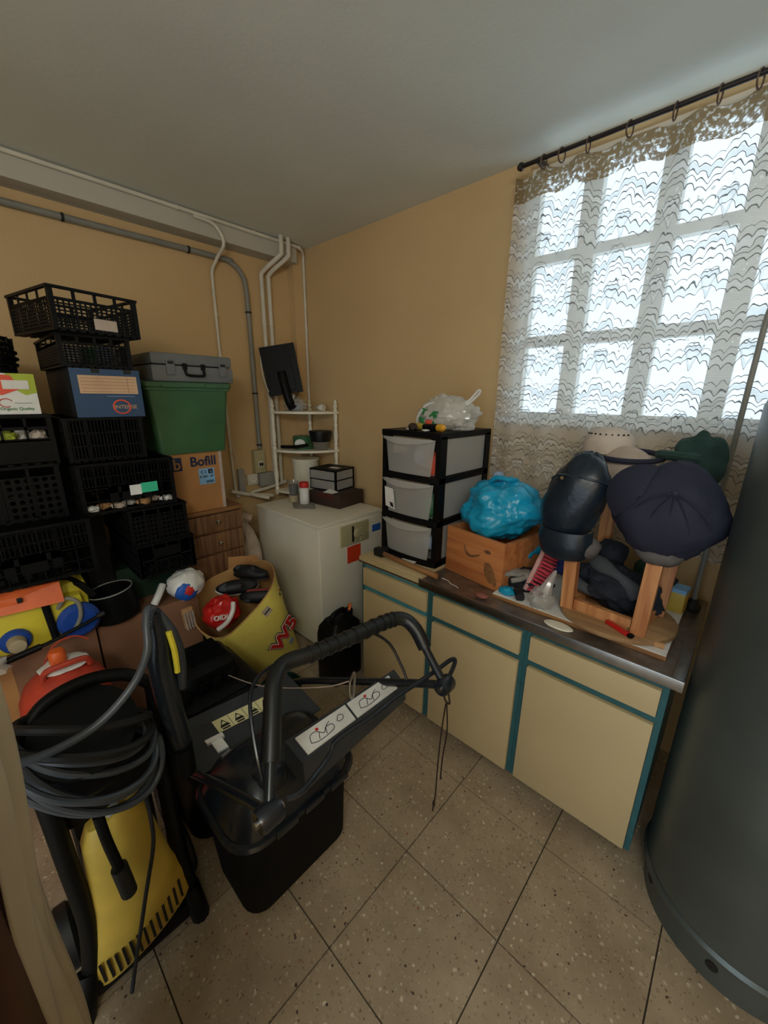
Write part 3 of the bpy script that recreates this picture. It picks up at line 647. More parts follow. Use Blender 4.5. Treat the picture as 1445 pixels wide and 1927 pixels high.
# upturned stool
SC = Vector((-.28, 1.715, .8995))
t = thing('wooden_stool', 'round wooden stool turned upside down on the sink with caps on its legs', 'stool', SC)
G().lathe([(.0, 0), (.20, 0), (.212, .006), (.212, .022), (.20, .028), (.0, .028)], (0, 0, 0), 40).build('seat', 'seat_wood', t, True)
lg = [(-.155, -.105), (.105, -.13), (-.105, .12), (.13, .09)]
for x, y in lg:
    b = Vector((x, y, .028)); e = b+Vector((x*.12-.0, y*.12, .46))
    G().bar(b, e, .048, .042, (0, 1, 0)).build('leg', 'pine_leg', t)
for (a, b) in ((0, 1), (2, 3), (0, 2), (1, 3)):
    p, q = Vector((*lg[a], .052)), Vector((*lg[b], .052)); d = (q-p).normalized()
    G().bar(p+d*.026, q-d*.026, .022, .045).build('rail', 'pine_leg', t)
# hats
def cap_leather():
    t = thing('leather_cap', 'dark navy leather peaked cap hanging on the left stool leg', 'cap', (-.455, 1.615, 1.36))
    def f(p, d):
        q = p.copy(); q.y = q.y if d.y < 0 else q.y*.6
        q.x += .03*d.z-.02*(1-d.z*d.z)
        if d.z > .5: q.x *= 1-.35*(d.z-.5)
        if d.z < -.2: q.x *= 1-.12*(-d.z-.2)
        q.x += .012*math.sin(q.z*22) if d.y < 0 else 0
        return q
    G().blob((0, 0, .02), .112, .10, .195, .08, 1.6, 4, 40, 26, f, ridge=.06).build('crown', 'leather_navy', t, True)
    G().tube([(-.105, -.03, .10), (-.06, -.075, .125), (.0, -.083, .125), (.06, -.075, .12), (.105, -.035, .10)], .004, 6).build('seam', 'leather_navy', t, True)
    G().cyl((-.045, -.088, .118), (-.045, -.096, .118), .007, n=10).build('stud', 'chrome', t, True)
    vs, fs = [], []; n = 14
    for k in range(n+1):
        u = -1+2*k/n; b = math.sqrt(max(0, 1-u*u))
        for dy, w_, z in ((.0, .100, -.085), (-.012, .104, -.135), (-.006, .098, -.175), (.012, .088, -.200), (.018, .086, -.196), (.004, .094, -.165), (.002, .096, -.12)):
            vs.append((u*w_-.022, -.030-.058*b+dy, z-.012*b))
    for k in range(n):
        for q in range(7):
            a = 7*k+q; c_ = 7*k+(q+1) % 7; fs.append((a, a+7, c_+7, c_))
    G().add(vs, fs).build('peak', 'leather_navy', t, True)
    G().blob((.035, -.01, -.155), .072, .06, .05, .1, 2, 3, 20, 12).build('lining', 'cap_lining', t, True)
cap_leather()
def cap_flat():
    t = thing('flat_cap', 'large dark blue flat cap with curved peak hanging on the right stool leg', 'cap', (-.165, 1.575, 1.40))
    def f(p, d):
        q = p.copy(); q.y = q.y if d.y < 0 else q.y*.55; return q
    G().blob((.0, 0, .0), .158, .095, .165, .12, 1.5, 21, 48, 30, f, ridge=.07).build('crown', 'cap_navy', t, True)
    vs, fs = [], []; n = 16     # peak at the upper left
    ctr = Vector((-.07, -.030, .050))
    for k in range(n+1):
        a = PI*.42+PI*.86*k/n; c, s_ = math.cos(a), math.sin(a)
        for r, dy in ((.010, -.062), (.070, -.050), (.112, -.016), (.110, -.010), (.066, -.040)):
            vs.append(ctr+Vector((c*r, dy, s_*r*.98)))
    for k in range(n):
        for j in range(5):
            a = 5*k+j; b = 5*k+(j+1) % 5; fs.append((a, a+5, b+5, b))
    G().add(vs, fs).build('peak', 'cap_navy', t, True)
    G().cyl((.02, -.095, .085), (.02, -.10, .086), .007, n=10).build('button', 'cap_navy', t, True)
    G().blob((.0, .0, -.145), .075, .055, .045, .1, 2, 3, 20, 12).build('lining', 'cap_lining', t, True)
    for k in range(5):
        a = .5+k*.55; G().tube([(.02, -.094, .085), (.02+.07*math.cos(a), -.096, .085-.07*math.sin(a)), (.02+.125*math.cos(a), -.075, .06-.14*math.sin(a))], .0022, 5).build('seam', 'cap_navy', t, True)
cap_flat()
def cap_beige():
    t = thing('beige_cap', 'beige fabric cap with dark band behind the two navy caps', 'cap', (-.36, 1.84, 1.46))
    G().blob((0, 0, 0), .115, .09, .12, .1, 1.5, 2, 28, 18).build('crown', 'cap_cream', t, True)
    G().tube([(.118*math.cos(a), .095*math.sin(a), .085+.012*math.sin(a)) for a in [2*PI*i/18 for i in range(18)]], .011, 8, True, 2).build('band', 'cap_navy', t, True)
    G().blob((.06, -.05, -.09), .07, .05, .055, .15, 2, 2, 18, 12).build('peak', 'dark_brown', t, True)
cap_beige()
o = thing('straw_hat', 'pale perforated sun hat crown peeking over the leather cap', 'hat', (-.455, 1.90, 1.585))
G().lathe([(.10, -.04), (.098, 0), (.088, .03), (.066, .052), (.03, .064), (.0, .066)], (0, 0, 0), 28, sx=1., sy=.9).build('crown', 'hat_pattern', o, True)
for k in range(9):
    a = -2.6+k*.27; G().cyl((.076*math.cos(a), .068*math.sin(a), .036), (.086*math.cos(a), .077*math.sin(a), .039), .0035, n=8).build('eyelet', 'ink_black', o)
o = thing('woollen_hat', 'dark green fuzzy hat on the rear right stool leg', 'hat', (-.16, 1.88, 1.50))
G().blob((.02, 0, .04), .085, .075, .115, .3, 1.8, 14, 30, 20, ridge=.12).build('crown', 'hat_green', o, True)
G().tube([(-.10, -.04, .06), (-.04, -.085, .065), (.03, -.085, .06)], .018, 8).build('brim', 'hat_green', o, True)
# clothes between the legs
t = thing('jacket', 'dark blue jacket with grey stripes bundled between the stool legs', 'jacket', (-.29, 1.74, 1.02))
G().blob((0, 0, 0), .155, .10, .085, .3, 1.8, 31, 60, 40, ridge=.2, rot=(0, .25, .2)).build('body', 'cloth_navy', t, True)
G().tube([(-.10, -.03, .10), (-.04, -.055, .085), (.02, -.06, .06), (.08, -.06, .01)], .035, 10, rad=lambda u: .026+.008*math.sin(u*8)).build('stripe', 'cloth_grey', t, True)
G().tube([(-.145, -.075, .0), (-.10, -.085, -.01), (-.05, -.085, -.02)], .03, 10, rad=lambda u: .026-.008*u).build('stripe', 'cloth_grey', t, True)
G().blob((-.06, .05, .12), .06, .05, .06, .3, 2, 5, 22, 14, ridge=.3).build('sleeve', 'cloth_navy', t, True)
o = G().lathe([(.0, 0), (.055, 0), (.06, .01), (.055, .16), (.03, .19), (.0, .19)], (0, 0, 0), 20).build('teal_jar', 'dark_green', None, True); o.location = (-.23, 1.97, ZB); tag(o, 'dark teal bottle behind the jacket under the caps', 'bottle')
t = thing('carton', 'small yellow and blue carton at the back of the sink by the bent tube', 'carton', (-.135, 1.965, ZB))
t.rotation_euler = (0, 0, -.12)
G().rbox(-.06, .06, -.035, .035, 0, .105, .003).build('box', 'yellow_plastic', t, True)
G().box(-.0605, .0605, -.0355, .0355, .088, .106).build('blue_band', 'sticker_blue', t)
G().blob((-.025, -.036, .035), .032, .003, .018, 0, 1, 1, 16, 8).build('oval_print', 'ink_blue', t, True)
o = G().blob((0, 0, 0), .05, .03, .026, .2, 2, 3, 20, 12, ridge=.2).build('dark_sock', 'cloth_navy', None, True); o.location = (-.165, 1.925, 1.035); tag(o, 'dark navy cloth resting on the yellow and blue carton', 'cloth')
t = thing('folding_knife', 'red handled folding knife on the upturned stool seat', 'knife', (-.235, 1.555, .930)); t.rotation_euler = (0, 0, -.5)
G().rbox(-.05, .045, -.010, .010, 0, .014, .004).build('handle', 'red_film', t, True)
G().rbox(.045, .062, -.010, .010, 0, .014, .004).build('bolster', 'black_plastic', t, True)
o = G().rbox(-.05, .05, -.012, .012, 0, .012, .002).build('wood_strip', 'seat_wood', None, True); o.location = (-.225, 1.60, .930); o.rotation_euler = (0, 0, -.55); tag(o, 'short wooden offcut behind the red knife on the stool seat', 'wood piece')
o = G().cyl((-.016, 0, .011), (.016, .004, .011), .011, n=12).build('cork', 'cork', None, True); o.location = (-.105, 1.585, ZB); tag(o, 'cork lying on the white board corner right of the stool', 'cork')
o = G().rbox(-.012, .012, -.006, .006, 0, .008, .002).build('wood_chip', 'cork', None, True); o.location = (-.085, 1.80, ZB); o.rotation_euler = (0, 0, .6); tag(o, 'tiny wood chip on the white board behind the stool', 'wood piece')
# bent tube at the wall
t = thing('bent_tube', 'tall thin grey metal tube hooked over at the top before the curtain', 'tube', (-.055, 2.06, .90))
G().tube([(0, 0, 0), (.0, 0, .5), (0, 0, 1.0), (.002, 0, 1.16), (.02, 0, 1.215), (.06, 0, 1.24), (.12, 0, 1.245), (.22, 0, 1.245)], .0095, 10).build('tube', 'pipe_grey', t, True)
G().lathe([(.02, -.02), (.03, -.015), (.03, .0), (.018, .02), (.012, .03)], (0, 0, 0), 16).build('tap_base', 'black_rubber', t, True)

# ---------------------------------------------------------------- big metal tank
t = thing('metal_tank', 'large upright dark grey metal tank at the right photo edge', 'tank', (.285, 1.545, 0))
G().lathe([(.0, .13), (.272, .13), (.285, .145), (.285, 1.75), (.27, 1.80), (.2, 1.85), (.0, 1.87)], (0, 0, 0), 72).build('shell', 'tank_metal', t, True)
G().lathe([(.255, 0), (.272, 0), (.272, .125), (.255, .125)], (0, 0, 0), 72, cap=(False, False)).build('skirt', 'tank_metal', t, True)
G().lathe([(.272, .118), (.292, .122), (.294, .135), (.286, .148)], (0, 0, 0), 72, cap=(False, False)).build('bottom_rim', 'tank_metal', t, True)
for a in (3.6, 4.5): G().cyl((.271*math.cos(a), .271*math.sin(a), .07), (.275*math.cos(a), .275*math.sin(a), .07), .016, n=16).build('skirt_hole', 'ink_black', t)

# ================================================================ WHITE APPLIANCE AND CORNER
AX0, AX1, AY0, AY1, AZ = -2.74, -1.965, 1.485, 2.10, .95
t = thing('floor_appliance', 'white floor-standing appliance with beige dial panel in the corner', 'appliance', ((AX0+AX1)/2, (AY0+AY1)/2, 0))
A = G; oo = t.location
G(oo).rbox(AX0+.006, AX1-.006, AY0+.006, AY1-.004, .02, .925, .004).build('body', 'white_enamel', t, True)
G(oo).rbox(AX0, AX1, AY0, AY1, .926, AZ, .004).build('lid', 'white_enamel', t, True)
G(oo).rbox(AX1-.006, AX1+.004, AY0+.012, AY1-.01, .03, .915, .003).build('front_panel', 'white_enamel', t, True)
G(oo).box(AX0+.02, AX1-.03, AY0+.02, AY1-.02, 0, .02).build('base', 'dark_brown', t)
p = G(oo).rbox(AX1+.004, AX1+.022, 1.665, 1.935, .755, .905, .008).build('control_panel', 'beige_panel', t, True)
G(oo).lathe([(.034, 0), (.034, .012), (.028, .022), (.0, .024)], (AX1+.022, 1.81, .83), 24, (0, PI/2, 0)).build('dial', 'beige_panel', p, True)
G(oo).box(AX1+.022, AX1+.030, 1.765, 1.778, .775, .89).build('slot', 'ink_black', p)
G(oo).box(AX1+.022, AX1+.026, 1.842, 1.862, .77, .86).build('scale_print', 'sticker_cream', p)
for k in range(5): G(oo).box(AX1+.0262, AX1+.0266, 1.846, 1.858, .778+.017*k, .786+.017*k).build('scale_mark', 'dark_grey_plastic', p)
G(oo).box(AX1+.0042, AX1+.0052, 1.735, 1.865, .608, .735).build('orange_label', 'sticker_orange', t)
G(oo).box(AX1+.0042, AX1+.0052, 1.985, 2.075, .79, .845).build('blue_label', 'sticker_deepblue', t)

def corner_shelf():
    cx, cy = -2.93, 2.165
    t = thing('corner_shelf', 'white corner shelf with turned posts standing on the appliance', 'shelf', (cx, cy, .952))
    o = Vector((0, 0, 0)); R = .385
    for z in (0.02, .365, .675):
        n = 18; poly = [(0, 0)]+[(R*math.cos(a), -R*math.sin(a)) for a in [PI/2*i/n for i in range(n+1)]]
        poly = [(0, .02), (R, .02)]+[(R*math.cos(a), -R*math.sin(a)) for a in [PI/2*i/n for i in range(n+1)]]+[(0, -R)]
        q = G().extr(poly, z, z+.018, 'z').build('shelf_board', 'ivory', t, True, 30)
    def post(x, y):
        pr = [(.010, -.002), (.014, .01), (.009, .02)]
        for b in (.038, .383):
            hgt = .327 if b < .1 else .292
            pr += [(.013, b+.002), (.015, b+.012), (.010, b+.025), (.015, b+.04), (.010, b+.055), (.017, b+hgt*.4), (.010, b+hgt*.62), (.015, b+hgt*.68), (.010, b+hgt*.75), (.014, b+hgt*.9), (.012, b+hgt)]
        pr += [(.013, .695), (.016, .703), (.009, .715), (.017, .735), (.009, .752), (.012, .762), (.004, .785)]
        G().lathe([(r*1.25, z) for r, z in pr], (x, y, 0), 14).build('post', 'ivory', t, True)
    post(.015, -R+.012); post(R-.02, -.002); post(.02, -.005)
corner_shelf()
SHX, SHY = -2.93, 2.165
z1, z2, z3 = .952+.038, .952+.383, .952+.693
t = thing('plastic_pouch', 'clear plastic pouch tied with white ribbon on the top corner shelf', 'pouch', (-2.79, 1.93, z3+.05))
G().blob((0, 0, 0), .11, .07, .058, .25, 2, 7, 28, 18, ridge=.3).build('pouch', 'clear_bag', t, True)
G().blob((0, 0, -.01), .08, .05, .035, .2, 2, 2, 16, 10).build('pouch_content', 'pale_blue', t, True)
G().tube([(-.02, -.05, .06), (.02, -.05, .05), (.05, -.05, .03)], .010, 8).build('ribbon', 'white_film', t, True)
G().tube([(.03, -.045, .04), (.05, -.04, .075)], .008, 8).build('ribbon', 'white_film', t, True)
t = thing('light_bulb', 'white spotlight bulb lying on the top corner shelf', 'light bulb', (-2.66, 2.09, z3+.028)); t.rotation_euler = (0, 0, .3)
G().lathe([(.0, 0), (.028, .0), (.030, .012), (.026, .035), (.016, .055)], (.03, 0, 0), 20, (0, -PI/2, 0)).build('reflector', 'white_paint', t, True)
G().lathe([(.016, .055), (.014, .075), (.010, .085), (.0, .086)], (.03, 0, 0), 14, (0, -PI/2, 0)).build('cap', 'box_grey', t, True)
t = thing('food_tin', 'green and white tin on the middle corner shelf', 'tin', (-2.80, 2.0, z2))
G().lathe([(.0, 0), (.085, 0), (.087, .004), (.085, .008), (.085, .098), (.087, .102), (.085, .106), (.0, .104)], (0, 0, 0), 28).build('can', 'tin_green', t, True)
G().lathe([(.0, 0), (.045, 0), (.045, .004), (.0, .005)], (.050, -.068, .05), 20, (PI/2, 0, .62), sx=1, sy=.8).build('oval_label', 'white_carton', t, True)
t = thing('brush_bowl', 'black flared brush head in a clear cup on the middle shelf', 'brush', (-2.64, 2.06, z2))
G().lathe([(.0, 0), (.055, 0), (.06, .006), (.068, .06), (.07, .07)], (0, 0, 0), 24, cap=(True, False)).build('cup', 'clear_jar', t, True)
G().lathe([(.06, .066), (.078, .07), (.095, .145), (.092, .155), (.0, .152)], (0, 0, 0), 28).build('head', 'dust_pan', t, True)
o = G().tube([(-2.895, 1.845, z2+.018), (-2.76, 1.885, z2+.026), (-2.66, 1.945, z2+.045)], .014, 10).build('black_rod', 'black_plastic', None, True); tag(o, 'black rod lying across the middle corner shelf', 'rod')
t = thing('white_bucket', 'white plastic tub on the bottom corner shelf', 'tub', (-2.78, 2.0, z1))
G().lathe([(.0, 0), (.095, 0), (.10, .01), (.112, .25), (.116, .255), (.116, .265), (.0, .265)], (0, 0, 0), 30).build('tub', 'ivory', t, True)
# on the appliance top
t = thing('screw_jar', 'clear cup of dark screws standing on a roll of tape', 'jar', (-2.60, 1.745, AZ+.06))
G().lathe([(.0, 0), (.034, 0), (.036, .004), (.041, .112), (.043, .116)], (0, 0, 0), 22, cap=(True, False)).build('cup', 'clear_jar', t, True)
G().lathe([(.0, .003), (.033, .003), (.037, .08), (.0, .086)], (0, 0, 0), 18).build('screws', 'cloth_grey', t, True)
o = G().lathe([(.026, 0), (.042, 0), (.042, .058), (.026, .058), (.026, 0)], (0, 0, 0), 26, cap=(False, False)).build('tape_roll', 'tape_beige', None, True); o.location = (-2.60, 1.745, AZ); tag(o, 'roll of beige packing tape under the cup of screws', 'tape')
t = thing('pill_bottle', 'white plastic bottle with red cap on the folded cloth', 'bottle', (-2.475, 1.755, AZ+.008))
G().lathe([(.0, 0), (.034, 0), (.037, .005), (.037, .115), (.030, .128), (.026, .13)], (0, 0, 0), 24).build('body', 'white_carton', t, True)
G().lathe([(.036, .130), (.036, .165), (.033, .170), (.0, .171)], (0, 0, 0), 24).build('cap', 'ink_red', t, True)
G().lathe([(.0375, .03), (.0375, .10)], (0, 0, 0), 24, cap=(False, False)).build('label', 'sticker_white', t, True)
o = G().add([(-.17, -.02, 0), (.02, -.13, 0), (.14, -.02, 0), (-.03, .09, 0), (-.17, -.02, .007), (.02, -.13, .006), (.14, -.02, .008), (-.03, .09, .007)], [(3, 2, 1, 0), (4, 5, 6, 7), (0, 1, 5, 4), (1, 2, 6, 5), (2, 3, 7, 6), (3, 0, 4, 7)]).build('folded_cloth', 'glove_grey'); o.location = (-2.435, 1.745, AZ); tag(o, 'folded grey cloth on the appliance top under the bottle', 'cloth')
t = thing('dark_case', 'flat dark brown box on the appliance top under the small drawers', 'box', (-2.32, 1.99, AZ))
t.rotation_euler = (0, 0, .12)
G().rbox(-.19, .13, -.155, .13, 0, .105, .003).build('box', 'dark_brown', t, True)
G().box(-.1, .07, -.157, -.155, .065, .10).build('lid_stripe', 'red_brown', t)
def mini_drawers():
    t = thing('mini_drawer_unit', 'small black organiser with clear drawers on the dark box', 'drawer unit', (-2.37, 2.02, AZ+.106)); t.rotation_euler = (0, 0, .18)
    x0, x1, y0, y1, H = -.19, .07, -.13, .11, .165
    g = G().box(x0, x1, y0, y1, 0, .008).box(x0, x1, y0, y1, H-.012, H).box(x0, x1, y0, y1, .079, .086)
    for x in (x0, x1-.008): g.box(x, x+.008, y1-.02, y1, .008, H-.012).box(x, x+.008, y0, y0+.02, .008, H-.012)
    g.build('frame', 'black_plastic', t)
    for z0_, z1_ in ((.010, .077), (.088, .151)):
        d = G().box(x0+.010, x1-.010, y0-.004, y0+.002, z0_, z1_).build('drawer', 'frosted', t)
        G().box(x1-.006, x1-.001, y0+.02, y1-.02, z0_, z1_).build('drawer_side', 'frosted', d)
        G().box(x0+.02, x1-.02, y0+.01, y1-.03, z0_+.002, z0_+.025).build('drawer_content', 'cloth_grey', d)
        G().box(x1-.0005, x1+.006, -.03, .02, z0_+.012, z0_+.028).build('grip', 'frosted', d)
    G().box(-.06, .02, -.05, .0, H, H+.002).build('paper_label', 'sticker_white', t)
mini_drawers()
o = G().add([(-.05, -.03, 0), (.04, -.04, 0), (.06, .02, .002), (-.02, .025, .02), (-.05, -.03, .001), (.04, -.04, .001), (.06, .02, .003), (-.02, .025, .021)], [(3, 2, 1, 0), (4, 5, 6, 7), (0, 1, 5, 4), (1, 2, 6, 5), (2, 3, 7, 6), (3, 0, 4, 7)]).build('paper_note', 'sticker_white'); o.location = (-2.30, 1.875, AZ+.1065); o.rotation_euler = (0, 0, .3); tag(o, 'creased white paper note in front of the small drawers', 'paper')

# monitor, back towards us, standing on the corner shelf
t = thing('computer_monitor', 'black flat monitor seen from behind, tilted on the top corner shelf', 'monitor', (-2.79, 1.93, z3+.10))
rot = (-.08, -.17, .85)
M = rotm(rot); c0 = Vector((-.055, -.075, .215))
def mp(p): return c0+M @ Vector(p)
def hx(x0, x1, y0, y1, z0, z1): return [mp(p) for p in ((x0, y0, z0), (x1, y0, z0), (x1, y1, z0), (x0, y1, z0), (x0, y0, z1), (x1, y0, z1), (x1, y1, z1), (x0, y1, z1))]
G().hexa(hx(-.135, .135, -.012, .018, -.185, .185)).build('screen_back', 'black_plastic', t)
G().hexa(hx(-.085, .085, -.028, -.012, -.16, .10)).build('rear_bulge', 'black_plastic', t)
G().tube([mp((0, -.03, -.02)), mp((.005, -.045, -.12)), mp((.015, -.05, -.24)), mp((.03, -.03, -.30))], .036, 10).build('stand_neck', 'black_plastic', t, True)
G().tube([mp((-.138, .0, .12)), mp((-.148, -.005, .02)), mp((-.145, -.01, -.08)), mp((-.13, -.02, -.15))], .004, 6).build('cable', 'white_film', t, True)

# ================================================================ LEFT WALL STACK
def lat(g, ax, k, t, u0, u1, z0, z1, cols, rows, b=.004, bz=None):
    """grid of bars filling a rectangle; ax 'x': panel facing x at x=k, u = y; ax 'y': panel facing y at y=k, u = x"""
    bz = bz or b
    def bx(a0, a1, c0, c1):
        if ax == 'x': g.box(k, k+t, a0, a1, c0, c1)
        else: g.box(a0, a1, k, k+t, c0, c1)
    for i in range(cols+1):
        u = u0+(u1-u0)*i/cols; bx(u-b/2, u+b/2, z0, z1)
    for j in range(rows+1):
        z = z0+(z1-z0)*j/rows; bx(u0, u1, z-bz/2, z+bz/2)
def holes_panel(g, x, t, y0, y1, z0, z1, cols, rows, r):
    """panel facing x pierced by octagonal holes"""
    cw, ch = (y1-y0)/cols, (z1-z0)/rows
    for i in range(cols):
        for j in range(rows):
            cy, cz = y0+cw*(i+.5), z0+ch*(j+.5)
            if abs(i-(cols-1)/2) < 1 and j < rows-1:
                g.box(x, x+t, cy-cw/2, cy+cw/2, cz-ch/2, cz+ch/2); continue
            sq = [(cy+cw/2*a, cz+ch/2*b) for a, b in ((1, 0), (1, 1), (0, 1), (-1, 1), (-1, 0), (-1, -1), (0, -1), (1, -1))]
            oc = [(cy+r*math.cos(PI/4*q), cz+r*math.sin(PI/4*q)) for q in range(8)]
            vs = [(x+t, *p) for p in sq]+[(x+t, *p) for p in oc]+[(x, *p) for p in oc]
            g.add(vs, [f for q in range(8) for f in ((q, (q+1) % 8, 8+(q+1) % 8, 8+q), (8+q, 8+(q+1) % 8, 16+(q+1) % 8, 16+q))])
def crate(label, loc, W, D, H, style, rz=0., group='black plastic crates stacked along the ochre wall', material='black_plastic', taper=0.):
    t = thing('plastic_crate', label, 'crate', loc, rz, group); h = W/2; x0, x1 = -D/2, D/2; P = .018
    g = G(); lat(g, 'x', 0, .004, 0, 1, 0, 1, 1, 1); 
    gb = G().box(x0, x1, -h, -h+.012, 0, .008).box(x0, x1, h-.012, h, 0, .008)
    for i in range(9): y = -h+.012+(W-.024)*(i+.5)/9; gb.box(x0, x1, y-.010, y+.010, 0, .006)
    for i in range(6): x = x0+D*(i+.5)/6; gb.box(x-.012, x+.012, -h+.012, h-.012, .006, .009)
    gb.build('base', material, t)
    for sx in (x0, x1-P):
        for sy in (-h, h-P): G().box(sx, sx+P, sy, sy+P, .008, H).build('corner_post', material, t)
    def panel(name, ax, k, u0, u1, st):
        g = G(); tt = .005
        if st == 'grid':       # slots on top, fine grid below
            lat(g, ax, k, tt, u0, u1, H*.72, H-.006, 4, 1, .012, .010); lat(g, ax, k, tt, u0, u1, .010, H*.70, 16, 8, .0055, .0055); lat(g, ax, k, tt+.002, u0, u1, .010, H*.72, 4, 1, .008)
        elif st == 'mesh':
            lat(g, ax, k, tt, u0, u1, .010, H-.008, 7, 4, .0045, .0045); lat(g, ax, k, tt+.002, u0, u1, .010, H-.008, 1, 1, .012)
            c, q = (u0+u1)/2, (u1-u0)*.23
            if ax == 'x':
                g.box(k, k+.008, c-q, c-q+.035, H*.22, H*.52).box(k, k+.008, c-q+.05, c+q-.05, H*.22, H*.52).box(k, k+.008, c+q-.035, c+q, H*.22, H*.52).box(k, k+.008, c-q, c+q, H*.40, H*.52)
            lat(g, ax, k-.0008, tt, u0, u1, H*.56, H-.02, 26, 1, .0035)
        elif st == 'bars':
            lat(g, ax, k, tt, u0, u1, .012, H-.008, 22, 1, .0045, .010); lat(g, ax, k, tt+.002, u0, u1, .012, H-.008, 4, 3, .006, .005)
        elif st == 'open':
            lat(g, ax, k, tt, u0, u1, H*.5, H-.008, 5, 2, .009, .012)
            if ax == 'x': g.box(k, k+tt, u0, u1, .01, H*.5)
            else: g.box(u0, u1, k, k+tt, .01, H*.5)
        elif st == 'holes':
            if ax == 'x': holes_panel(g, k, tt, u0, u1, .012, H*.80, 13, 6, (u1-u0)/13*.34); lat(g, ax, k, tt+.004, u0, u1, .012, H-.006, 4, 1, .010, .012)
            else: lat(g, ax, k, tt, u0, u1, .010, H-.01, 16, 6, .010, .008)
        elif st == 'diag':
            lat(g, ax, k, tt+.003, u0, u1, .010, H-.006, 1, 2, .012, .010); lat(g, ax, k, tt+.001, u0, u1, .010, H-.006, 4, 2, .008, .008)
            n = 16
            if ax == 'x':
                for i in range(n):
                    a = u0+(u1-u0)*i/n; g.bar((k+.002, a, .012), (k+.002, min(u1, a+.05), H*.40), .004, .0045, (1, 0, 0))
                g.box(k, k+.008, u0+.07, u1-.07, H*.42, H*.82)
        g.build(name, material, t)
    panel('front_panel', 'x', x1-.008, -h+P*.6, h-P*.6, style)
    if style == 'grid': panel('back_panel', 'x', x0+.002, -h+P*.6, h-P*.6, 'grid')
    else: G().box(x0+.002, x0+.008, -h+P*.6, h-P*.6, .008, H-.01).build('back_panel', material, t)
    sst = 'grid' if style in ('grid',) else ('bars' if style != 'open' else 'open')
    panel('side_panel', 'y', -h+.002, x0+P*.6, x1-P*.6, sst)
    if style == 'grid': panel('side_panel', 'y', h-.008, x0+P*.6, x1-P*.6, sst)
    else: G().box(x0+P*.6, x1-P*.6, h-.008, h-.003, .008, H-.01).build('side_panel', material, t)
    g = G().box(x0-.004, x1+.004, -h-.004, -h+.010, H-.010, H).box(x0-.004, x1+.004, h-.010, h+.004, H-.010, H).box(x0-.004, x0+.010, -h+.010, h-.010, H-.010, H).box(x1-.010, x1+.004, -h+.010, h-.010, H-.010, H)
    g.build('rim', material, t)
    return t
def fill(name, label, cat, loc, r, material, seed, group=None):
    o = G().blob((0, 0, 0), r[0], r[1], r[2], .35, 2.5, seed, 24, 14, ridge=.5).build(name, material, None, True); o.location = loc; tag(o, label, cat, group); return o

ORD = ['leftmost', 'second from the left', 'third from the left', 'middle', 'third from the right', 'second from the right', 'rightmost']
c = crate('black folding mesh crate with green sticker in the middle of the stack', (-2.50, .535, 1.207), .41, .60, .245, 'mesh')
G().box(.3005, .302, -.005, .045, .075, .125).build('white_sticker', 'sticker_white', c); G().box(.3005, .302, .045, .12, .08, .13).build('green_sticker', 'sticker_green', c)
for k in range(7): fill('paper_wad', 'crumpled pale paper wad in the green-stickered crate, '+ORD[k]+' of seven', 'paper', (-2.235-.03*(k % 2), .37+.055*k, 1.235), (.024, .034, .014), ['white_film', 'cork', 'cap_cream'][k % 3], k+1, 'paper wads in the mesh crate')
crate('black slatted crate directly under the dark blue box', (-2.47, .475, 1.4625), .31, .54, .195, 'bars')
# blue box
t = thing('carton', 'dark blue cardboard box with kraft label and orange ring emblem', 'box', (-2.48, .515, 1.658))
G().rbox(-.28, .277, -.135, .135, 0, .212, .003).build('box', 'box_black', t, True)
G().box(.277, .28, -.134, .134, .002, .210).build('front_face', 'box_blue', t)
G().box(.28, .2812, -.108, .118, .105, .182).build('kraft_label', 'label_kraft', t)
for k in range(5): G().box(.2812, .2816, -.10, .108, .113+.014*k, .1145+.014*k).build('label_line', 'cardboard_dark', t)
G().box(.2812, .2816, .078, .0795, .110, .177).build('label_line', 'cardboard_dark', t)
G().tube([(.281, .042+.034*math.cos(a), .047+.030*math.sin(a)) for a in [2*PI*i/24 for i in range(24)]], .0036, 6, True, 1).build('ring_emblem', 'coral', t, True)
text('INTENSE', .024, 'label_kraft', t, (.2815, .058, .046), FX)
G().box(.2795, .281, -.01, .10, .0925, .0945).build('print_line', 'pale_blue', t)
for y in (-.04, .085): G().rbox(.2795, .2815, y-.016, y+.016, .193, .21, .0008).build('hand_hole', 'ink_black', t)
c = crate('black grid crate holding white scraps, on top of the dark blue box', (-2.48, .495, 1.8715), .27, .55, .135, 'grid', material='black_plastic')
for k, (x, y, mm) in enumerate(((-2.30, .42, 'white_film'), (-2.33, .50, 'ink_green'), (-2.30, .55, 'pale_blue'), (-2.42, .46, 'white_film'), (-2.36, .58, 'white_carton'))):
    fill('plastic_scrap', ['crumpled white scrap at the left inside the upper grid crate', 'dark green scrap inside the upper grid crate', 'pale blue scrap at the right inside the upper grid crate', 'white scrap at the back inside the upper grid crate', 'white carton scrap at the far right inside the upper grid crate'][k], 'scrap', (x, y, 1.927), (.045, .038, .04), mm, k+3)
c = crate('topmost black grid crate, turned askew, with a pale paper tag', (-2.375, .475, 2.0085), .335, .42, .165, 'grid', rz=.20)
G().box(.2105, .212, -.02, .07, .018, .062).build('paper_tag', 'cap_cream', c)
crate('black crate with round holes just under the green-stickered mesh crate', (-2.47, .64, 1.0125), .28, .54, .192, 'holes')
crate('black crate with diagonal ribs, lowest of the right-hand crate column', (-2.47, .655, .826), .285, .54, .185, 'diag')
o = G((-2.6, .63, .62)).box(-2.90, -2.43, .45, .80, .622, .825).build('dark_box', 'dark_green'); o.location = (-2.6, .63, .62); tag(o, 'dark green box in shade under the diagonal ribbed crate', 'box')
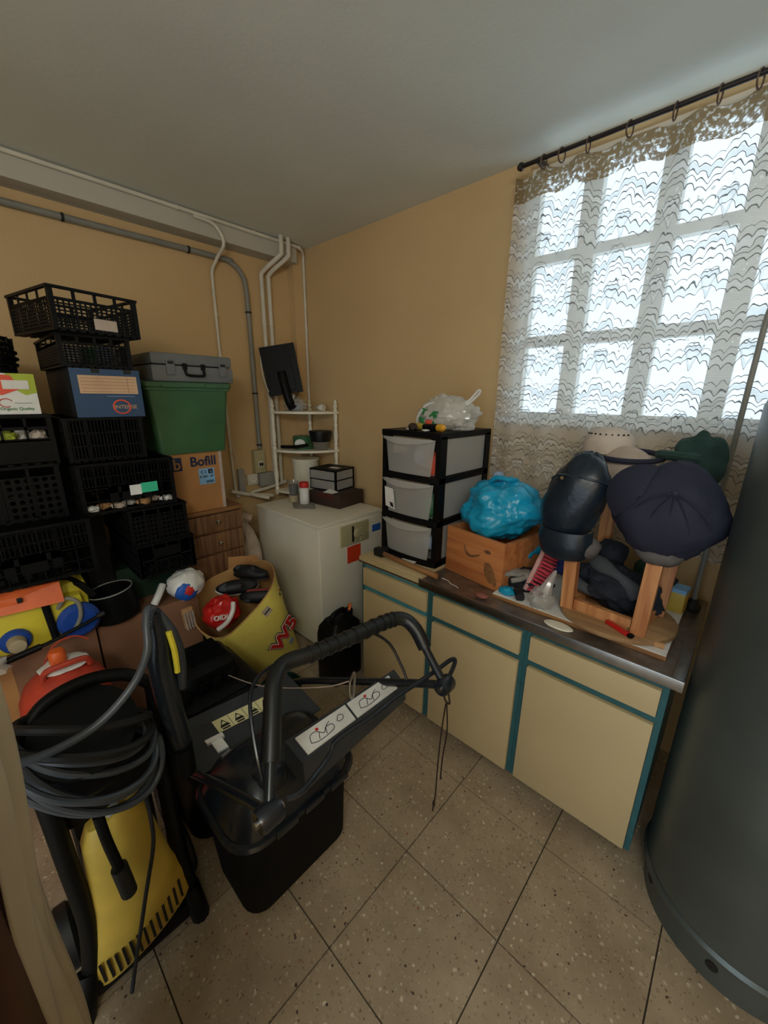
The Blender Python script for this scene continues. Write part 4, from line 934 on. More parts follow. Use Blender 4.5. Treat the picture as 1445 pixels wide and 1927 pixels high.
crate('large black crate, bottom of the left-hand crate column above the orange panel', (-2.40, .115, .98), .43, .60, .25, 'mesh')
crate('black crate with round holes in the left-hand column', (-2.49, .075, 1.2315), .405, .58, .238, 'holes')
crate('black crate with half-open front holding pale fruit in the left-hand column', (-2.48, .085, 1.471), .405, .56, .205, 'open')
for k in range(7): fill('fruit', 'pale fruit in the half-open black crate, '+ORD[k]+' of seven', 'fruit', (-2.25-.05*(k % 2), -.06+.05*k, 1.585), (.028, .028, .028), ['hat_pattern', 'lime', 'white_carton'][k % 3], k+20, 'pale fruit in the crate')
t = thing('fruit_carton', 'white fruit carton printed with lime and red corners', 'box', (-2.47, .075, 1.678))
G().rbox(-.26, .267, -.19, .187, 0, .158, .003).build('box', 'white_carton', t, True)
G().add([(.268, .10, .158), (.268, .187, .158), (.268, .187, .085), (.268, .15, .075), (.268, .11, .105)], [(0, 1, 2, 3, 4)]).build('lime_print', 'lime', t)
G().add([(.2684, .02, .158), (.2684, .115, .150), (.2684, .14, .10), (.2684, .08, .075), (.2684, .02, .075)], [(0, 1, 2, 3, 4)]).build('red_print', 'coral', t)
G().rbox(.2678, .270, .085, .165, .098, .132, .0009).build('hand_hole', 'white_film', t)
G().tube([(.2685, .085+.020*math.cos(a), .045+.016*math.sin(a)) for a in [.4+1.55*PI*i/12 for i in range(13)]], .0016, 5).build('ring_emblem', 'ink_red', t, True)
G().box(.268, .2688, .11, .165, .043, .0455).build('print_line', 'box_grey', t)
text('Organic Quality', .016, 'ink_green', t, (.2685, .115, .022), FX)
t = thing('wicker_basket', 'dark oval basket on top of the white fruit carton', 'basket', (-2.44, .06, 1.838))
for k in range(6):
    a = .155+.012*math.sin(k*.7); G().tube([(a*1.3*math.cos(q), a*1.12*math.sin(q), .014+.025*k) for q in [2*PI*i/20 for i in range(20)]], .008, 6, True, 2).build('weave_band', 'black_plastic', t, True)
for i in range(18):
    q = 2*PI*i/18; G().cyl((.155*1.3*math.cos(q), .155*1.12*math.sin(q), 0), (.162*1.3*math.cos(q), .162*1.12*math.sin(q), .145), .005, n=6).build('stake', 'black_plastic', t)
G().lathe([(.0, 0), (.16, 0), (.16, .008), (.0, .008)], (0, 0, 0), 24, sx=1.25, sy=1.1).build('base', 'black_plastic', t, True)
o = fill('dark_cloth', 'dark cloth bundled inside the oval basket', 'cloth', (-2.44, .06, 1.93), (.16, .13, .07), 'black_fabric', 5)

# chest, boxes
t = thing('chest_of_drawers', 'brown wood-grain chest of drawers with chrome knobs beside the crates', 'chest', (-2.63, 1.005, 0))
G().box(-.22, .21, -.195, .193, .03, 1.045).build('body', 'wood_brown', t)
G().rbox(-.225, .232, -.20, .20, 1.045, 1.07, .006).build('top', 'wood_top', t, True)
G().box(-.2, .2, -.18, .18, 0, .03).build('plinth', 'dark_brown', t)
for z0, z1, kz in ((.925, 1.038, .99), (.785, .912, .845), (.40, .772, None), (.04, .388, .30)):
    d = G().rbox(.212, .23, -.19, .188, z0, z1, .003).build('drawer_front', 'wood_brown', t, True)
    if kz:
        G().lathe([(.005, 0), (.005, .010), (.014, .016), (.015, .024), (.010, .030), (.0, .031)], (.23, .02, kz), 16, (0, PI/2, 0)).build('knob', 'chrome', d, True)
t = thing('cardboard_box', 'brown cardboard box printed with dark blue lettering on the chest', 'box', (-2.60, .955, 1.0705))
G().rbox(-.18, .18, -.155, .15, 0, .362, .003).build('box', 'cardboard', t, True)
text('Bofill', .078, 'ink_blue', t, (.181, .035, .305), FX, bold=.0022)
G().box(.1802, .1812, -.148, -.09, .262, .34).build('logo_square', 'ink_blue', t)
text('b', .085, 'cardboard', t, (.1816, -.118, .298), FX, bold=.001)
G().box(.1802, .1815, .0, .095, .165, .262).build('blue_sticker', 'sticker_blue', t)
text('C I', .026, 'ink_black', t, (.182, .028, .240), FX, bold=.0006); G().box(.1815, .1822, .058, .085, .228, .256).build('logo_square', 'ink_black', t)
text('b', .026, 'sticker_blue', t, (.1826, .073, .241), FX)
text('Ø 250 - 45°', .0185, 'ink_black', t, (.182, .047, .212), FX, bold=.0004)
for k in range(12): G().box(.1815, .182, .04+.004*k, .0418+.004*k+.001*(k % 2), .172, .188).build('barcode_line', 'ink_black', t)
G().box(.1802, .181, .13, .1505, .0, .36).build('packing_tape', 'cap_cream', t)
def green_bin():
    t = thing('storage_bin', 'green plastic storage bin on the printed cardboard box', 'bin', (-2.60, .95, 1.4335))
    def ring(x0, x1, y0, y1, z, r=.03):
        pts = []
        for cx, cy, a0 in ((x1-r, y1-r, 0), (x0+r, y1-r, PI/2), (x0+r, y0+r, PI), (x1-r, y0+r, 1.5*PI)):
            for k in range(5): a = a0+PI/2*k/4; pts.append((cx+r*math.cos(a), cy+r*math.sin(a), z))
        return pts
    G().rings([ring(-.20, .195, -.195, .19, .0), ring(-.20, .195, -.195, .19, .012), ring(-.23, .215, -.232, .228, .365)]).build('tub', 'green_plastic', t, True)
    G().rings([ring(-.238, .223, -.242, .240, .352), ring(-.238, .223, -.242, .240, .366), ring(-.245, .230, -.248, .246, .370), ring(-.245, .230, -.248, .246, .392), ring(-.235, .22, -.238, .236, .397)]).build('lid', 'green_plastic', t, True)
    for y in (-.10, .13): G().rbox(.228, .238, y-.05, y+.05, .366, .388, .003).build('lid_clip', 'green_plastic', t, True)
    G().tube([(.206, -.172, .335), (.2055, -.17, .30), (.200, -.15, .15), (.196, -.135, .02)], .003, 6).build('rib', 'green_plastic', t, True)
    G().tube([(.206, -.172, .335), (.207, -.20, .337)], .003, 6).build('rib', 'green_plastic', t, True)
green_bin()
t = thing('tool_case', 'grey hard plastic tool case with black handle on the green bin', 'case', (-2.59, .99, 1.831))
G().rbox(-.19, .205, -.225, .225, 0, .085, .012).build('base_shell', 'case_grey', t, True)
G().rbox(-.19, .203, -.223, .223, .088, .148, .014).build('lid_shell', 'case_grey', t, True)
G().tube([(.207, -.055, .075), (.218, -.055, .045), (.222, -.04, .036), (.222, .03, .034), (.218, .045, .043), (.207, .045, .073)], .0075, 8, sub=4).build('handle', 'black_plastic', t, True)
for y in (-.13, .16):
    l = G().rbox(.204, .214, y-.022, y+.022, .035, .11, .003).build('latch', 'case_grey', t, True)
    G().box(.214, .216, y-.015, y+.015, .09, .105).build('latch_slot', 'ink_black', l)
for y in (-.055, .045): G().rbox(.204, .212, y-.012, y+.012, .066, .098, .002).build('hinge_pad', 'black_plastic', t, True)

t = thing('sack', 'pale dusty sack squeezed between the brown chest and the white appliance', 'sack', (-2.72, 1.35, .0))
G().blob((0, 0, .43), .17, .115, .44, .12, 2, 5, 28, 24, lambda p, d: Vector((p.x, p.y, max(p.z, -.42))), ridge=.15).build('sack_body', 'cap_cream', t, True)
G().tube([(0, -.05, .84), (.0, .0, .885), (.02, .06, .86)], .03, 8).build('sack_neck', 'cap_cream', t, True)
# boxes on the floor and things on them
def carton(label, x0, x1, y0, y1, H, material='cardboard_dark'):
    t = thing('cardboard_box', label, 'box', ((x0+x1)/2, (y0+y1)/2, 0)); a, b = (x1-x0)/2, (y1-y0)/2
    G().rbox(-a, a, -b, b, 0, H-.004, .004).build('box', material, t, True)
    G().box(-a, a, -b, -.002, H-.004, H).build('flap', material, t); G().box(-a, a, .002, b, H-.004, H).build('flap', material, t)
    G().box(a+.0002, a+.0012, -.03, .03, .0, H-.05).build('packing_tape', 'cardboard', t)
    return t
o = G((-2.7, .4, .6405)).box(-2.94, -2.46, .335, .445, .6405, 1.20).build('dark_box', 'box_black'); o.location = (-2.7, .4, .6405); tag(o, 'tall dark box added to stand in for shade between the two crate columns', 'box')  # black block added to darken the gap where only shade falls
carton('large worn cardboard box on the floor under the black crates', -2.95, -2.25, .295, .795, .62)
carton('low cardboard box on the floor behind the red gas bottle', -2.95, -2.23, -.42, .285, .64)
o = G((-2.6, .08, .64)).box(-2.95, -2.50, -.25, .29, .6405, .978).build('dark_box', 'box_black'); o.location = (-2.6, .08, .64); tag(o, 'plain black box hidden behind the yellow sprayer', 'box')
t = thing('printed_bag', 'round white bag with blue and red print squeezed under the ribbed crate', 'bag', (-2.235, .735, .715))
G().blob((0, 0, 0), .085, .10, .09, .12, 2, 4, 32, 20, ridge=.15).build('bag', 'white_film', t, True)
G().blob((.055, -.02, -.015), .034, .062, .058, .15, 2, 5, 20, 14).build('blue_print', 'sticker_deepblue', t, True)
G().blob((.078, -.015, -.01), .015, .032, .028, .3, 2, 7, 14, 10, rot=(.5, 0, 0)).build('red_print', 'ink_red', t, True)
t = thing('black_pot', 'black cylindrical pot with pale rim beside the yellow sprayer', 'pot', (-2.30, .40, .645)); t.rotation_euler = (.10, -.05, 0)
G().lathe([(.0, -.02), (.10, -.02), (.105, -.015), (.105, .135), (.098, .137), (.096, .02), (.0, .018)], (0, 0, 0), 32).build('pot', 'black_plastic', t, True)
G().tube([(.1015*math.cos(a), .1015*math.sin(a), .138) for a in [2*PI*i/28 for i in range(28)]], .0035, 6, True, 1).build('rim', 'box_grey', t, True)
o = G().tube([(-2.24, .56, .65), (-2.25, .59, .69), (-2.29, .63, .725)], .02, 10).build('white_cable', 'white_film', None, True); tag(o, 'short white corrugated tube between the pot and the printed bag', 'tube')
# knapsack sprayer lying down
t = thing('knapsack_sprayer', 'yellow knapsack sprayer tank with blue caps and black straps', 'sprayer', (-2.30, .09, .645))
G().rbox(-.14, .11, -.16, .17, .01, .21, .03).build('tank', 'yellow_tank', t, True)
G().rbox(-.14, .06, .10, .20, .05, .26, .03).build('tank_shoulder', 'yellow_tank', t, True)
q = G().lathe([(.0, 0), (.055, 0), (.055, .02), (.047, .03), (.0, .032)], (.10, -.09, .075), 24, (0, PI/2, 0)).build('cap', 'blue_plastic', t, True)
G().lathe([(.034, .03), (.030, .075), (.0, .077)], (.10, -.09, .075), 18, (0, PI/2, 0)).build('pump_neck', 'tape_beige', t, True)
G().lathe([(.0, 0), (.082, 0), (.084, .03), (.066, .05), (.0, .052)], (.10, .135, .085), 28, (0, PI/2, 0)).build('filler_cap', 'blue_plastic', t, True)
G().tube([(-.10, .02, .215), (.0, .025, .222), (.105, .03, .20), (.118, .035, .12), (.115, .04, .03)], .018, 6, rad=lambda u: .016).build('strap', 'black_fabric', t, True)
G().tube([(-.10, .07, .24), (-.02, .12, .262), (.06, .17, .24), (.09, .215, .17)], .016, 6).build('strap', 'black_fabric', t, True)
G().tube([(.12, .07, .17), (.15, .10, .22), (.155, .14, .19), (.158, .14, .12), (.155, .11, .06)], .009, 8).build('hose', 'clear_hose', t, True)
t = thing('spray_lance', 'thin spray lance lying in front of the yellow sprayer tank', 'spray lance', (-2.11, .08, .70))
G().tube([(.0, -.11, -.02), (.0, 0, -.005), (0, .14, .03), (0, .21, .05)], .008, 8).build('tube', 'black_plastic', t, True)
G().cyl((0, -.13, -.022), (0, -.01, -.006), .014, n=12).build('grip', 'black_plastic', t, True)
G().cyl((0, .205, .049), (0, .235, .057), .013, n=12).build('nozzle', 'black_rubber', t, True)
o = G().hexa([(-2.16, -.20, .872), (-2.13, .185, .862), (-2.14, .185, .865), (-2.17, -.20, .875), (-2.17, -.20, .968), (-2.165, .185, .948), (-2.175, .185, .950), (-2.18, -.20, .970)]).build('orange_panel', 'orange_plastic'); tag(o, 'flat orange plastic panel wedged above the yellow sprayer', 'panel')
G().rbox(-2.147, -2.139, .035, .052, .905, .928, .003).build('slot', 'ink_black', o)
# gas bottle
t = thing('gas_bottle', 'orange-red steel gas bottle with orange cap behind the pressure washer', 'gas bottle', (-1.93, .105, 0))
G().lathe([(.0, .02), (.13, .02), (.15, .05), (.155, .10), (.155, .50), (.150, .56), (.13, .61), (.09, .645), (.05, .66), (.0, .662)], (0, 0, 0), 40).build('body', 'red_paint', t, True)
G().lathe([(.11, 0), (.135, 0), (.135, .045), (.12, .05)], (0, 0, 0), 32, cap=(False, False)).build('foot_ring', 'red_paint', t, True)
G().tube([(.03, -.065, .645), (.045, -.05, .69), (.055, 0, .70), (.045, .08, .69), (.03, .095, .65)], .012, 8).build('carry_handle', 'red_paint', t, True)
G().lathe([(.024, .655), (.026, .675), (.0, .676)], (-.02, .0, .0), 16).build('valve', 'black_plastic', t, True)
G().lathe([(.028, .672), (.030, .69), (.030, .722), (.024, .735), (.0, .737)], (-.02, .0, .0), 18).build('cap', 'orange_plastic', t, True)
G().blob((-.01, .015, .668), .075, .085, .010, .2, 2, 3, 24, 8).build('paper_tag', 'white_carton', t, True)
G().tube([(-.09, -.05, .64), (-.095, .0, .72), (-.095, .07, .735), (-.09, .12, .70)], .004, 6).build('wire_bail', 'red_paint', t, True)
o = fill('clear_wrap', 'crumpled clear wrap left of the red gas bottle', 'wrap', (-2.08, -.12, .685), (.07, .08, .04), 'clear_bag', 9)

# yellow bag
def yellow_bag():
    O = Vector((-2.2, 1.12, 0)); t = thing('paper_sack', 'torn-open yellow paper sack with red W5 logo, full of shoes', 'sack', O)
    bot = [(-2.37, .95, .005), (-2.20, .97, .005), (-2.07, 1.07, .005), (-2.02, 1.22, .005), (-2.06, 1.36, .005), (-2.18, 1.40, .005), (-2.32, 1.38, .005), (-2.38, 1.2, .005)]
    top = [(-2.35, .84, .60), (-2.14, .725, .485), (-2.02, .82, .415), (-1.99, 1.02, .53), (-2.00, 1.16, .655), (-2.16, 1.24, .70), (-2.29, 1.20, .70), (-2.35, 1.02, .66)]
    R = []
    for j in range(9):
        v = j/8; r = []
        for k in range(8):
            a, b = Vector(bot[k]), Vector(top[k]); p = a.lerp(b, v); p += Vector((.045, -.02, 0))*math.sin(v*PI)*(1 if k in (2, 3, 4) else .2)
            r.append(p)
        r = smooth(r, 4, True)
        r = [p+Vector((noise.noise(p*9)*.010, noise.noise(p*9+Vector((5, 5, 5)))*.010, 0)) for p in r]
        R.append(r)
    G(O).rings(R, True, False).build('outer_paper', 'yellow_paper', t, True)
    c = Vector((-2.2, 1.08, 0)); R2 = []
    for r in R[1:]: R2.append([p+(Vector((c.x, c.y, p.z))-p).normalized()*.006 for p in r])
    G(O).rings(R2, True, False).build('inner_lining', 'kraft_inside', t, True)
    rim = [a.lerp(b, .5) for a, b in zip(R[-1], R2[-1])]; G(O).tube(rim, .0045, 6, True, 1).build('rim', 'kraft_inside', t, True)
    G(O).hexa([(-2.35, 1.04, .64), (-2.29, 1.215, .66), (-2.296, 1.217, .66), (-2.356, 1.042, .64), (-2.33, 1.04, .76), (-2.27, 1.215, .74), (-2.276, 1.217, .74), (-2.336, 1.042, .76)]).build('torn_flap', 'cardboard', t)
    # logo: on the front face, following the leaning sack
    bpy.context.view_layer.update()
    paper = [c_ for c_ in t.children if c_.name.startswith('outer_paper')][0]
    def surf(p):
        ok, l, n, k = paper.closest_point_on_mesh(Vector(p)-O)
        if n.x < 0: n = -n
        r = Vector((.15, .72, .55)); r = (r-n*r.dot(n)).normalized(); return l, n, Matrix((r, n.cross(r), n)).transposed().to_euler()
    l, n, e = surf((-1.93, 1.19, .30))
    for off, mm, b in ((.004, 'ink_black', .014), (.0065, 'ink_white', .009), (.009, 'ink_red', .005)): text('W5', .15, mm, t, l+n*off, e, 'logo', bold=b, ext=.001)
    for p, sz, mm, nm in (((-1.95, 1.08, .50), (.055, .05, .003), 'cap_cream', 'label_patch'), ((-1.93, 1.265, .20), (.04, .04, .004), 'pale_blue', 'print_patch')):
        l, n, e = surf(p); q = G().obox(l+n*.002, sz, e).build(nm, mm, t)
    l, n, e = surf((-1.95, 1.08, .50)); G().obox(l+n*.004, (.045, .009, .003), e).build('label_print', 'dark_grey_plastic', t)
yellow_bag()
t = thing('snack_bag', 'shiny red plastic bag with white lettering in the yellow sack', 'bag', (-2.12, .87, .52))
G().blob((0, 0, 0), .085, .105, .10, .15, 2, 4, 36, 24, ridge=.2).build('bag', 'red_film', t, True)
G().tube([(.07, -.06, -.06), (.092, -.01, -.02), (.085, .03, .03), (.06, .05, .07)], .014, 8).build('white_stripe', 'white_film', t, True)
text('OIDIA', .040, 'ink_white', t, (.088, -.03, .015), (PI/2-.3, .2, PI/2), ext=.006)
def shoe(loc, rz, sole, label, tilt=0):
    t = thing('shoe', label, 'shoe', loc, rz, 'shoes in the yellow sack'); t.rotation_euler = (tilt, 0, rz)
    def f(p, d):
        q = p.copy(); q.z = max(q.z, -.02)
        if q.x > .03 and q.z > .01: q.z = .01+(q.z-.01)*.55
        return q
    G().blob((0, 0, .035), .125, .045, .05, .05, 2, 1, 24, 14, f).build('upper', 'shoe_black', t, True)
    G().blob((-.055, 0, .062), .050, .028, .016, 0, 1, 0, 18, 8).build('opening', 'cloth_grey', t, True)
    G().blob((0, 0, .008), .13, .048, .014, 0, 1, 0, 24, 8).build('sole', sole, t, True)
shoe((-2.20, 1.02, .60), 1.1, 'white_carton', 'black shoe with white sole edge beside the red snack bag', 1.0)
shoe((-2.22, 1.13, .63), .5, 'shoe_black', 'all-black shoe at the back of the yellow sack', .2)
shoe((-2.10, 1.12, .58), .9, 'shoe_red', 'black shoe with reddish sole nearest the sack logo', 2.4)
t = thing('scrub_brush', 'small pale scrubbing brush leaning on the left of the yellow sack', 'brush', (-2.20, .715, .46)); t.rotation_euler = (.1, .1, 0)
G().rbox(-.012, .012, -.03, .03, 0, .13, .005).build('back', 'cork', t, True)
g = G()
for j in range(9):
    for k in range(4): g.cyl((.012, -.022+.014*k, .01+.013*j), (.036, -.024+.015*k, .008+.0135*j), .004, n=5)
g.build('bristle', 'cap_cream', t, kind='stuff')
# jerry can
t = thing('jerry_can', 'black plastic jerry can with orange spout clip beside the cupboard', 'jerry can', (-1.70, 1.425, 0)); t.rotation_euler = (0, 0, .05)
def ring(w, d, z, r=.025):
    pts = []
    for cx, cy, a0 in ((w-r, d-r, 0), (-w+r, d-r, PI/2), (-w+r, -d+r, PI), (w-r, -d+r, 1.5*PI)):
        for k in range(4): a = a0+PI/2*k/3; pts.append((cx+r*math.cos(a), cy+r*math.sin(a), z))
    return pts
G().rings([ring(.075, .115, 0), ring(.085, .125, .015), ring(.085, .125, .33), ring(.08, .115, .38), ring(.06, .08, .42)]).build('body', 'black_plastic', t, True)
G().tube([(-.0, -.06, .415), (0, -.05, .455), (0, .03, .465), (0, .06, .43)], .016, 10).build('handle', 'black_plastic', t, True)
G().lathe([(.026, .0), (.028, .035), (.02, .045), (.0, .046)], (0, .085, .405), 18).build('cap', 'black_plastic', t, True)
G().tube([(.02, .07, .45), (.01, .09, .475), (-.01, .10, .46), (.0, .11, .42)], .009, 8).build('spout_clip', 'orange_plastic', t, True)
for y in (-.06, .0, .06): G().box(.0852, .088, y-.018, y+.018, .06, .30).build('ribbing', 'black_plastic', t)
o = G().lathe([(.0, 0), (.10, 0), (.115, .17), (.12, .175), (.112, .175), (.095, .012), (.0, .012)], (0, 0, 0), 30).build('green_pot', 'dark_green', None, True); o.location = (-1.70, .985, 0); tag(o, 'dark green plastic flowerpot on the floor behind the mower', 'flowerpot')

# ================================================================ LAWN MOWER
def lawn_mower():
    O = Vector((-1.35, .58, 0))
    t = thing('lawn_mower', 'black lawn mower with folded handle and grass bag on the terrazzo floor', 'lawn mower', O)
    J1, J2 = Vector((-.67, .33, .80)), Vector((-.62, .99, .80))
    # deck, wheels, engine
    def rr(x0, x1, y0, y1, z, r=.08):
        pts = []
        for cx, cy, a0 in ((x1-r, y1-r, 0), (x0+r, y1-r, PI/2), (x0+r, y0+r, PI), (x1-r, y0+r, 1.5*PI)):
            for k in range(6): a = a0+PI/2*k/5; pts.append((cx+r*math.cos(a), cy+r*math.sin(a), z))
        return pts
    G(O).rings([rr(-2.00, -1.27, .33, .83, .06), rr(-2.00, -1.27, .33, .83, .20), rr(-1.95, -1.30, .36, .80, .27), rr(-1.85, -1.40, .42, .76, .30)]).build('deck', 'black_plastic', t, True)
    for x, y in ((-1.93, .31), (-1.93, .85), (-1.52, .30), (-1.52, .86)):
        w_ = G(O).lathe([(.05, -.022), (.088, -.022), (.095, -.012), (.095, .012), (.088, .022), (.05, .022)], (x, y, .0955), 24, (PI/2, 0, 0)).build('wheel', 'black_rubber', t, True)
        G(O).lathe([(.0, -.024), (.045, -.024), (.05, -.015), (.05, .015), (.045, .024), (.0, .024)], (x, y, .0955), 18, (PI/2, 0, 0)).build('hub', 'dark_grey_plastic', w_, True)
    e = G(O).rings([rr(-1.84, -1.50, .43, .74, .30, .05), rr(-1.86, -1.48, .41, .76, .34, .05), rr(-1.86, -1.48, .41, .76, .44, .06), rr(-1.83, -1.51, .44, .73, .47, .05)]).build('engine', 'black_plastic', t, True)
    G(O).rings([rr(-1.85, -1.49, .42, .75, .475, .05), rr(-1.86, -1.48, .41, .76, .485, .05), rr(-1.84, -1.50, .43, .74, .50, .05)]).build('shroud_rim', 'black_plastic', e, True)
    cv = G(O).rings([rr(-1.81, -1.56, .45, .71, .50, .05), rr(-1.80, -1.57, .46, .70, .575, .05), rr(-1.76, -1.61, .50, .67, .605, .04)]).build('engine_cover', 'black_plastic', t, True)
    for k in range(10): G(O).box(-1.775+.017*k, -1.768+.017*k, .505, .665, .600, .609).build('cooling_rib', 'black_plastic', cv)
    for k in range(3): G(O).rbox(-1.555, -1.535, .50+.06*k, .54+.06*k, .505, .555, .005).build('clip', 'black_plastic', cv, True)
    G(O).cyl((-1.55, .44, .49), (-1.55, .44, .53), .028, n=18).build('filler_cap', 'black_plastic', t, True)
    # rear flap with warning sticker
    fq = [(-1.46, .34, .500), (-1.21, .35, .455), (-1.13, .835, .475), (-1.36, .82, .535)]
    fn = (Vector(fq[1])-Vector(fq[0])).cross(Vector(fq[3])-Vector(fq[0])).normalized()
    if fn.z < 0: fn = -fn
    f = G(O).hexa([Vector(p)-fn*.008 for p in fq]+[Vector(p) for p in fq]).build('rear_flap', 'dark_grey_plastic', t)
    def on(u, v, h):
        a = Vector(fq[0]).lerp(Vector(fq[1]), u); b = Vector(fq[3]).lerp(Vector(fq[2]), u); return a.lerp(b, v)+fn*h
    def patch(u0, u1, v0, v1, h, name, mm, par):
        q = [on(u0, v0, 0), on(u1, v0, 0), on(u1, v1, 0), on(u0, v1, 0), on(u0, v0, h), on(u1, v0, h), on(u1, v1, h), on(u0, v1, h)]
        return G(O).hexa(q).build(name, mm, par)
    st = patch(.25, .50, .27, .74, .0012, 'warning_sticker', 'sticker_cream', f)
    for k in range(4):
        v = .285+.116*k
        c0, c1, c2 = on(.44, v+.01, .0018), on(.44, v+.09, .0018), on(.29, v+.05, .0018)
        c3 = on(.39, v+.03, .0022), on(.39, v+.07, .0022), on(.33, v+.05, .0022)
        G(O).add([c0, c1, c2], [(0, 1, 2)]).build('warning_triangle', 'ink_black', st); G(O).add(list(c3), [(0, 1, 2)]).build('triangle_inner', 'sticker_cream', st)
        if k: patch(.26, .49, v-.012, v-.009, .0016, 'divider', 'ink_black', st)
        patch(.455, .485, v+.02, v+.08, .0018, 'pictogram', 'ink_black', st)
    patch(.62, .82, .18, .26, .010, 'metal_tab', 'sticker_white', f); patch(.55, .62, .15, .28, .016, 'metal_tab', 'sticker_white', f)
    # grass collector: plastic hood and fabric bag
    def hood(z, x0, x1, y0, y1, r): return rr(x0, x1, y0, y1, z, r)
    h = G(O).rings([hood(.37, -1.22, -.885, .335, .80, .09), hood(.42, -1.23, -.870, .325, .81, .10), hood(.435, -1.23, -.875, .33, .805, .10), hood(.50, -1.20, -.905, .36, .78, .10), hood(.545, -1.15, -.95, .41, .74, .08), hood(.56, -1.10, -.99, .46, .70, .05)]).build('collector_hood', 'black_gloss', t, True)
    G(O).rings([hood(.405, -1.235, -.862, .318, .818, .10), hood(.418, -1.24, -.856, .312, .824, .10), hood(.428, -1.235, -.862, .318, .818, .10)]).build('hood_rim', 'black_gloss', h, True)
    for y0, y1 in ((.44, .52), (.55, .63), (.66, .74)): G(O).rbox(-.862, -.850, y0, y1, .41, .435, .003).build('hood_clip', 'black_gloss', h, True)
    G(O).blob((-.97, .66, .51), .09, .085, .05, .05, 2, 1, 24, 14).build('hood_bulge', 'black_gloss', h, True)
    G(O).blob((-1.0, .50, .52), .085, .07, .05, .05, 2, 2, 24, 14).build('hood_bulge', 'black_gloss', h, True)
    G(O).rings([rr(-1.20, -.935, .38, .79, .012, .06), rr(-1.21, -.915, .36, .80, .04, .07), rr(-1.215, -.90, .345, .80, .22, .08), rr(-1.215, -.885, .335, .80, .40, .09)]).build('grass_bag', 'black_fabric', t, True)
    # console strip with instruction stickers
    q = [(-.955, .545, .56), (-.835, .545, .535), (-.80, 1.00, .62), (-.90, 1.03, .63), (-.945, .545, .655), (-.845, .545, .640), (-.802, 1.00, .685), (-.890, 1.03, .695)]
    cs = G(O).hexa(q).build('carry_grip', 'dark_grey_plastic', t)
    def onc(u, v, hh):
        a = Vector(q[5]).lerp(Vector(q[6]), u); b = Vector(q[4]).lerp(Vector(q[7]), u); return a.lerp(b, v)+Vector((.05, -.05, 1)).normalized()*hh
    def cp(u0, u1, v0, v1, h0, h1, name, mm, par):
        return G(O).hexa([onc(u0, v0, h0), onc(u1, v0, h0), onc(u1, v1, h0), onc(u0, v1, h0), onc(u0, v0, h1), onc(u1, v0, h1), onc(u1, v1, h1), onc(u0, v1, h1)]).build(name, mm, par)
    for u0, u1 in ((.06, .48), (.50, .92)):
        s_ = cp(u0, u1, .12, .86, 0, .005, 'instruction_sticker', 'sticker_white', cs)
        w_ = u1-u0
        def ln(pts, mm='ink_black', r=.0013): G(O).tube([onc(u0+w_*a, b, .0052) for a, b in pts], r, 5, sub=4).build('diagram_line', mm, s_, True)
        ln([(.15, .35), (.2, .6), (.32, .62), (.42, .4), (.5, .55), (.62, .5), (.58, .3), (.3, .25), (.15, .35)]); ln([(.3, .3), (.36, .55)]); ln([(.45, .3), (.5, .55), (.6, .66)])
        ln([(.72, .5), (.78, .65), (.85, .6), (.84, .45), (.75, .42), (.72, .5)])
        cp(u0+w_*.33, u0+w_*.38, .62, .72, .005, .0064, 'arrow_print', 'ink_red', s_)
    # lower tubes
    G(O).tube([(-1.36, .31, .40), (-1.15, .315, .55), (-.80, .33, .735), J1], .013, 10).build('lower_tube', 'black_gloss', t, True)
    G(O).tube([(-1.40, .86, .42), (-1.30, .87, .50), (-.85, .955, .70), J2], .015, 10).build('lower_tube', 'black_gloss', t, True)
    for J in (J1, J2):
        b = G(O).lathe([(.0, -.03), (.026, -.03), (.030, -.02), (.030, .02), (.026, .03), (.0, .03)], J, 18, (PI/2, 0, 0)).build('pivot_bolt', 'black_gloss', t, True)
        G(O).cyl(J+Vector((0, -.038, 0)), J+Vector((0, .038, 0)), .010, n=10).build('bolt', 'steel', b, True)
    # upper handle: bare tube ends and foam grip
    C = [J1, J1.lerp(Vector((-.80, .43, .935)), .5), Vector((-.80, .43, .935)), Vector((-.855, .475, .985)), Vector((-.885, .53, 1.0)), Vector((-.865, .62, 1.0)), Vector((-.845, .75, 1.0)), Vector((-.825, .90, 1.0)),
         Vector((-.80, .965, .995)), Vector((-.755, .985, .965)), Vector((-.70, .985, .90)), J2]
    P = smooth(C, 8); n = len(P)
    G(O).tube([P[k] for k in range(0, n, 3)]+[P[-1]], .0145, 10, sub=2).build('upper_handle', 'black_gloss', t, True)
    i0, i1 = int(n*.10), int(n*.90)
    gr = G(O).tube(P[i0:i1], .025, 14, sub=0).build('foam_grip', 'grip_foam', t, True)
    for k in range(int(n*.44), int(n*.68), 2):
        a, b = P[k], P[k+1]; G(O).cyl(a, a.lerp(b, .55), .0280, n=18).build('grip_ring', 'grip_foam', gr, True)
    # bails
    G(O).tube([J1+Vector((.0, .05, .005)), (-.655, .42, .81), (-.69, .53, .80), (-.705, .57, .815), (-.69, .70, .82), (-.69, .81, .82), (-.67, .98, .825), (-.66, 1.085, .83), (-.645, 1.09, .825), (-.625, 1.02, .81), J2], .008, 8, sub=5).build('brake_bail', 'black_gloss', t, True)
    G(O).tube([(-.72, .355, .80), (-.75, .355, .87), (-.83, .385, .955), (-.885, .425, .985), (-.92, .50, .985), (-.925, .62, .975), (-.92, .80, .955), (-.905, .885, .935), (-.86, .96, .87), (-.80, .97, .79), (-.77, .965, .75)], .0055, 8).build('drive_bail', 'black_gloss', t, True)
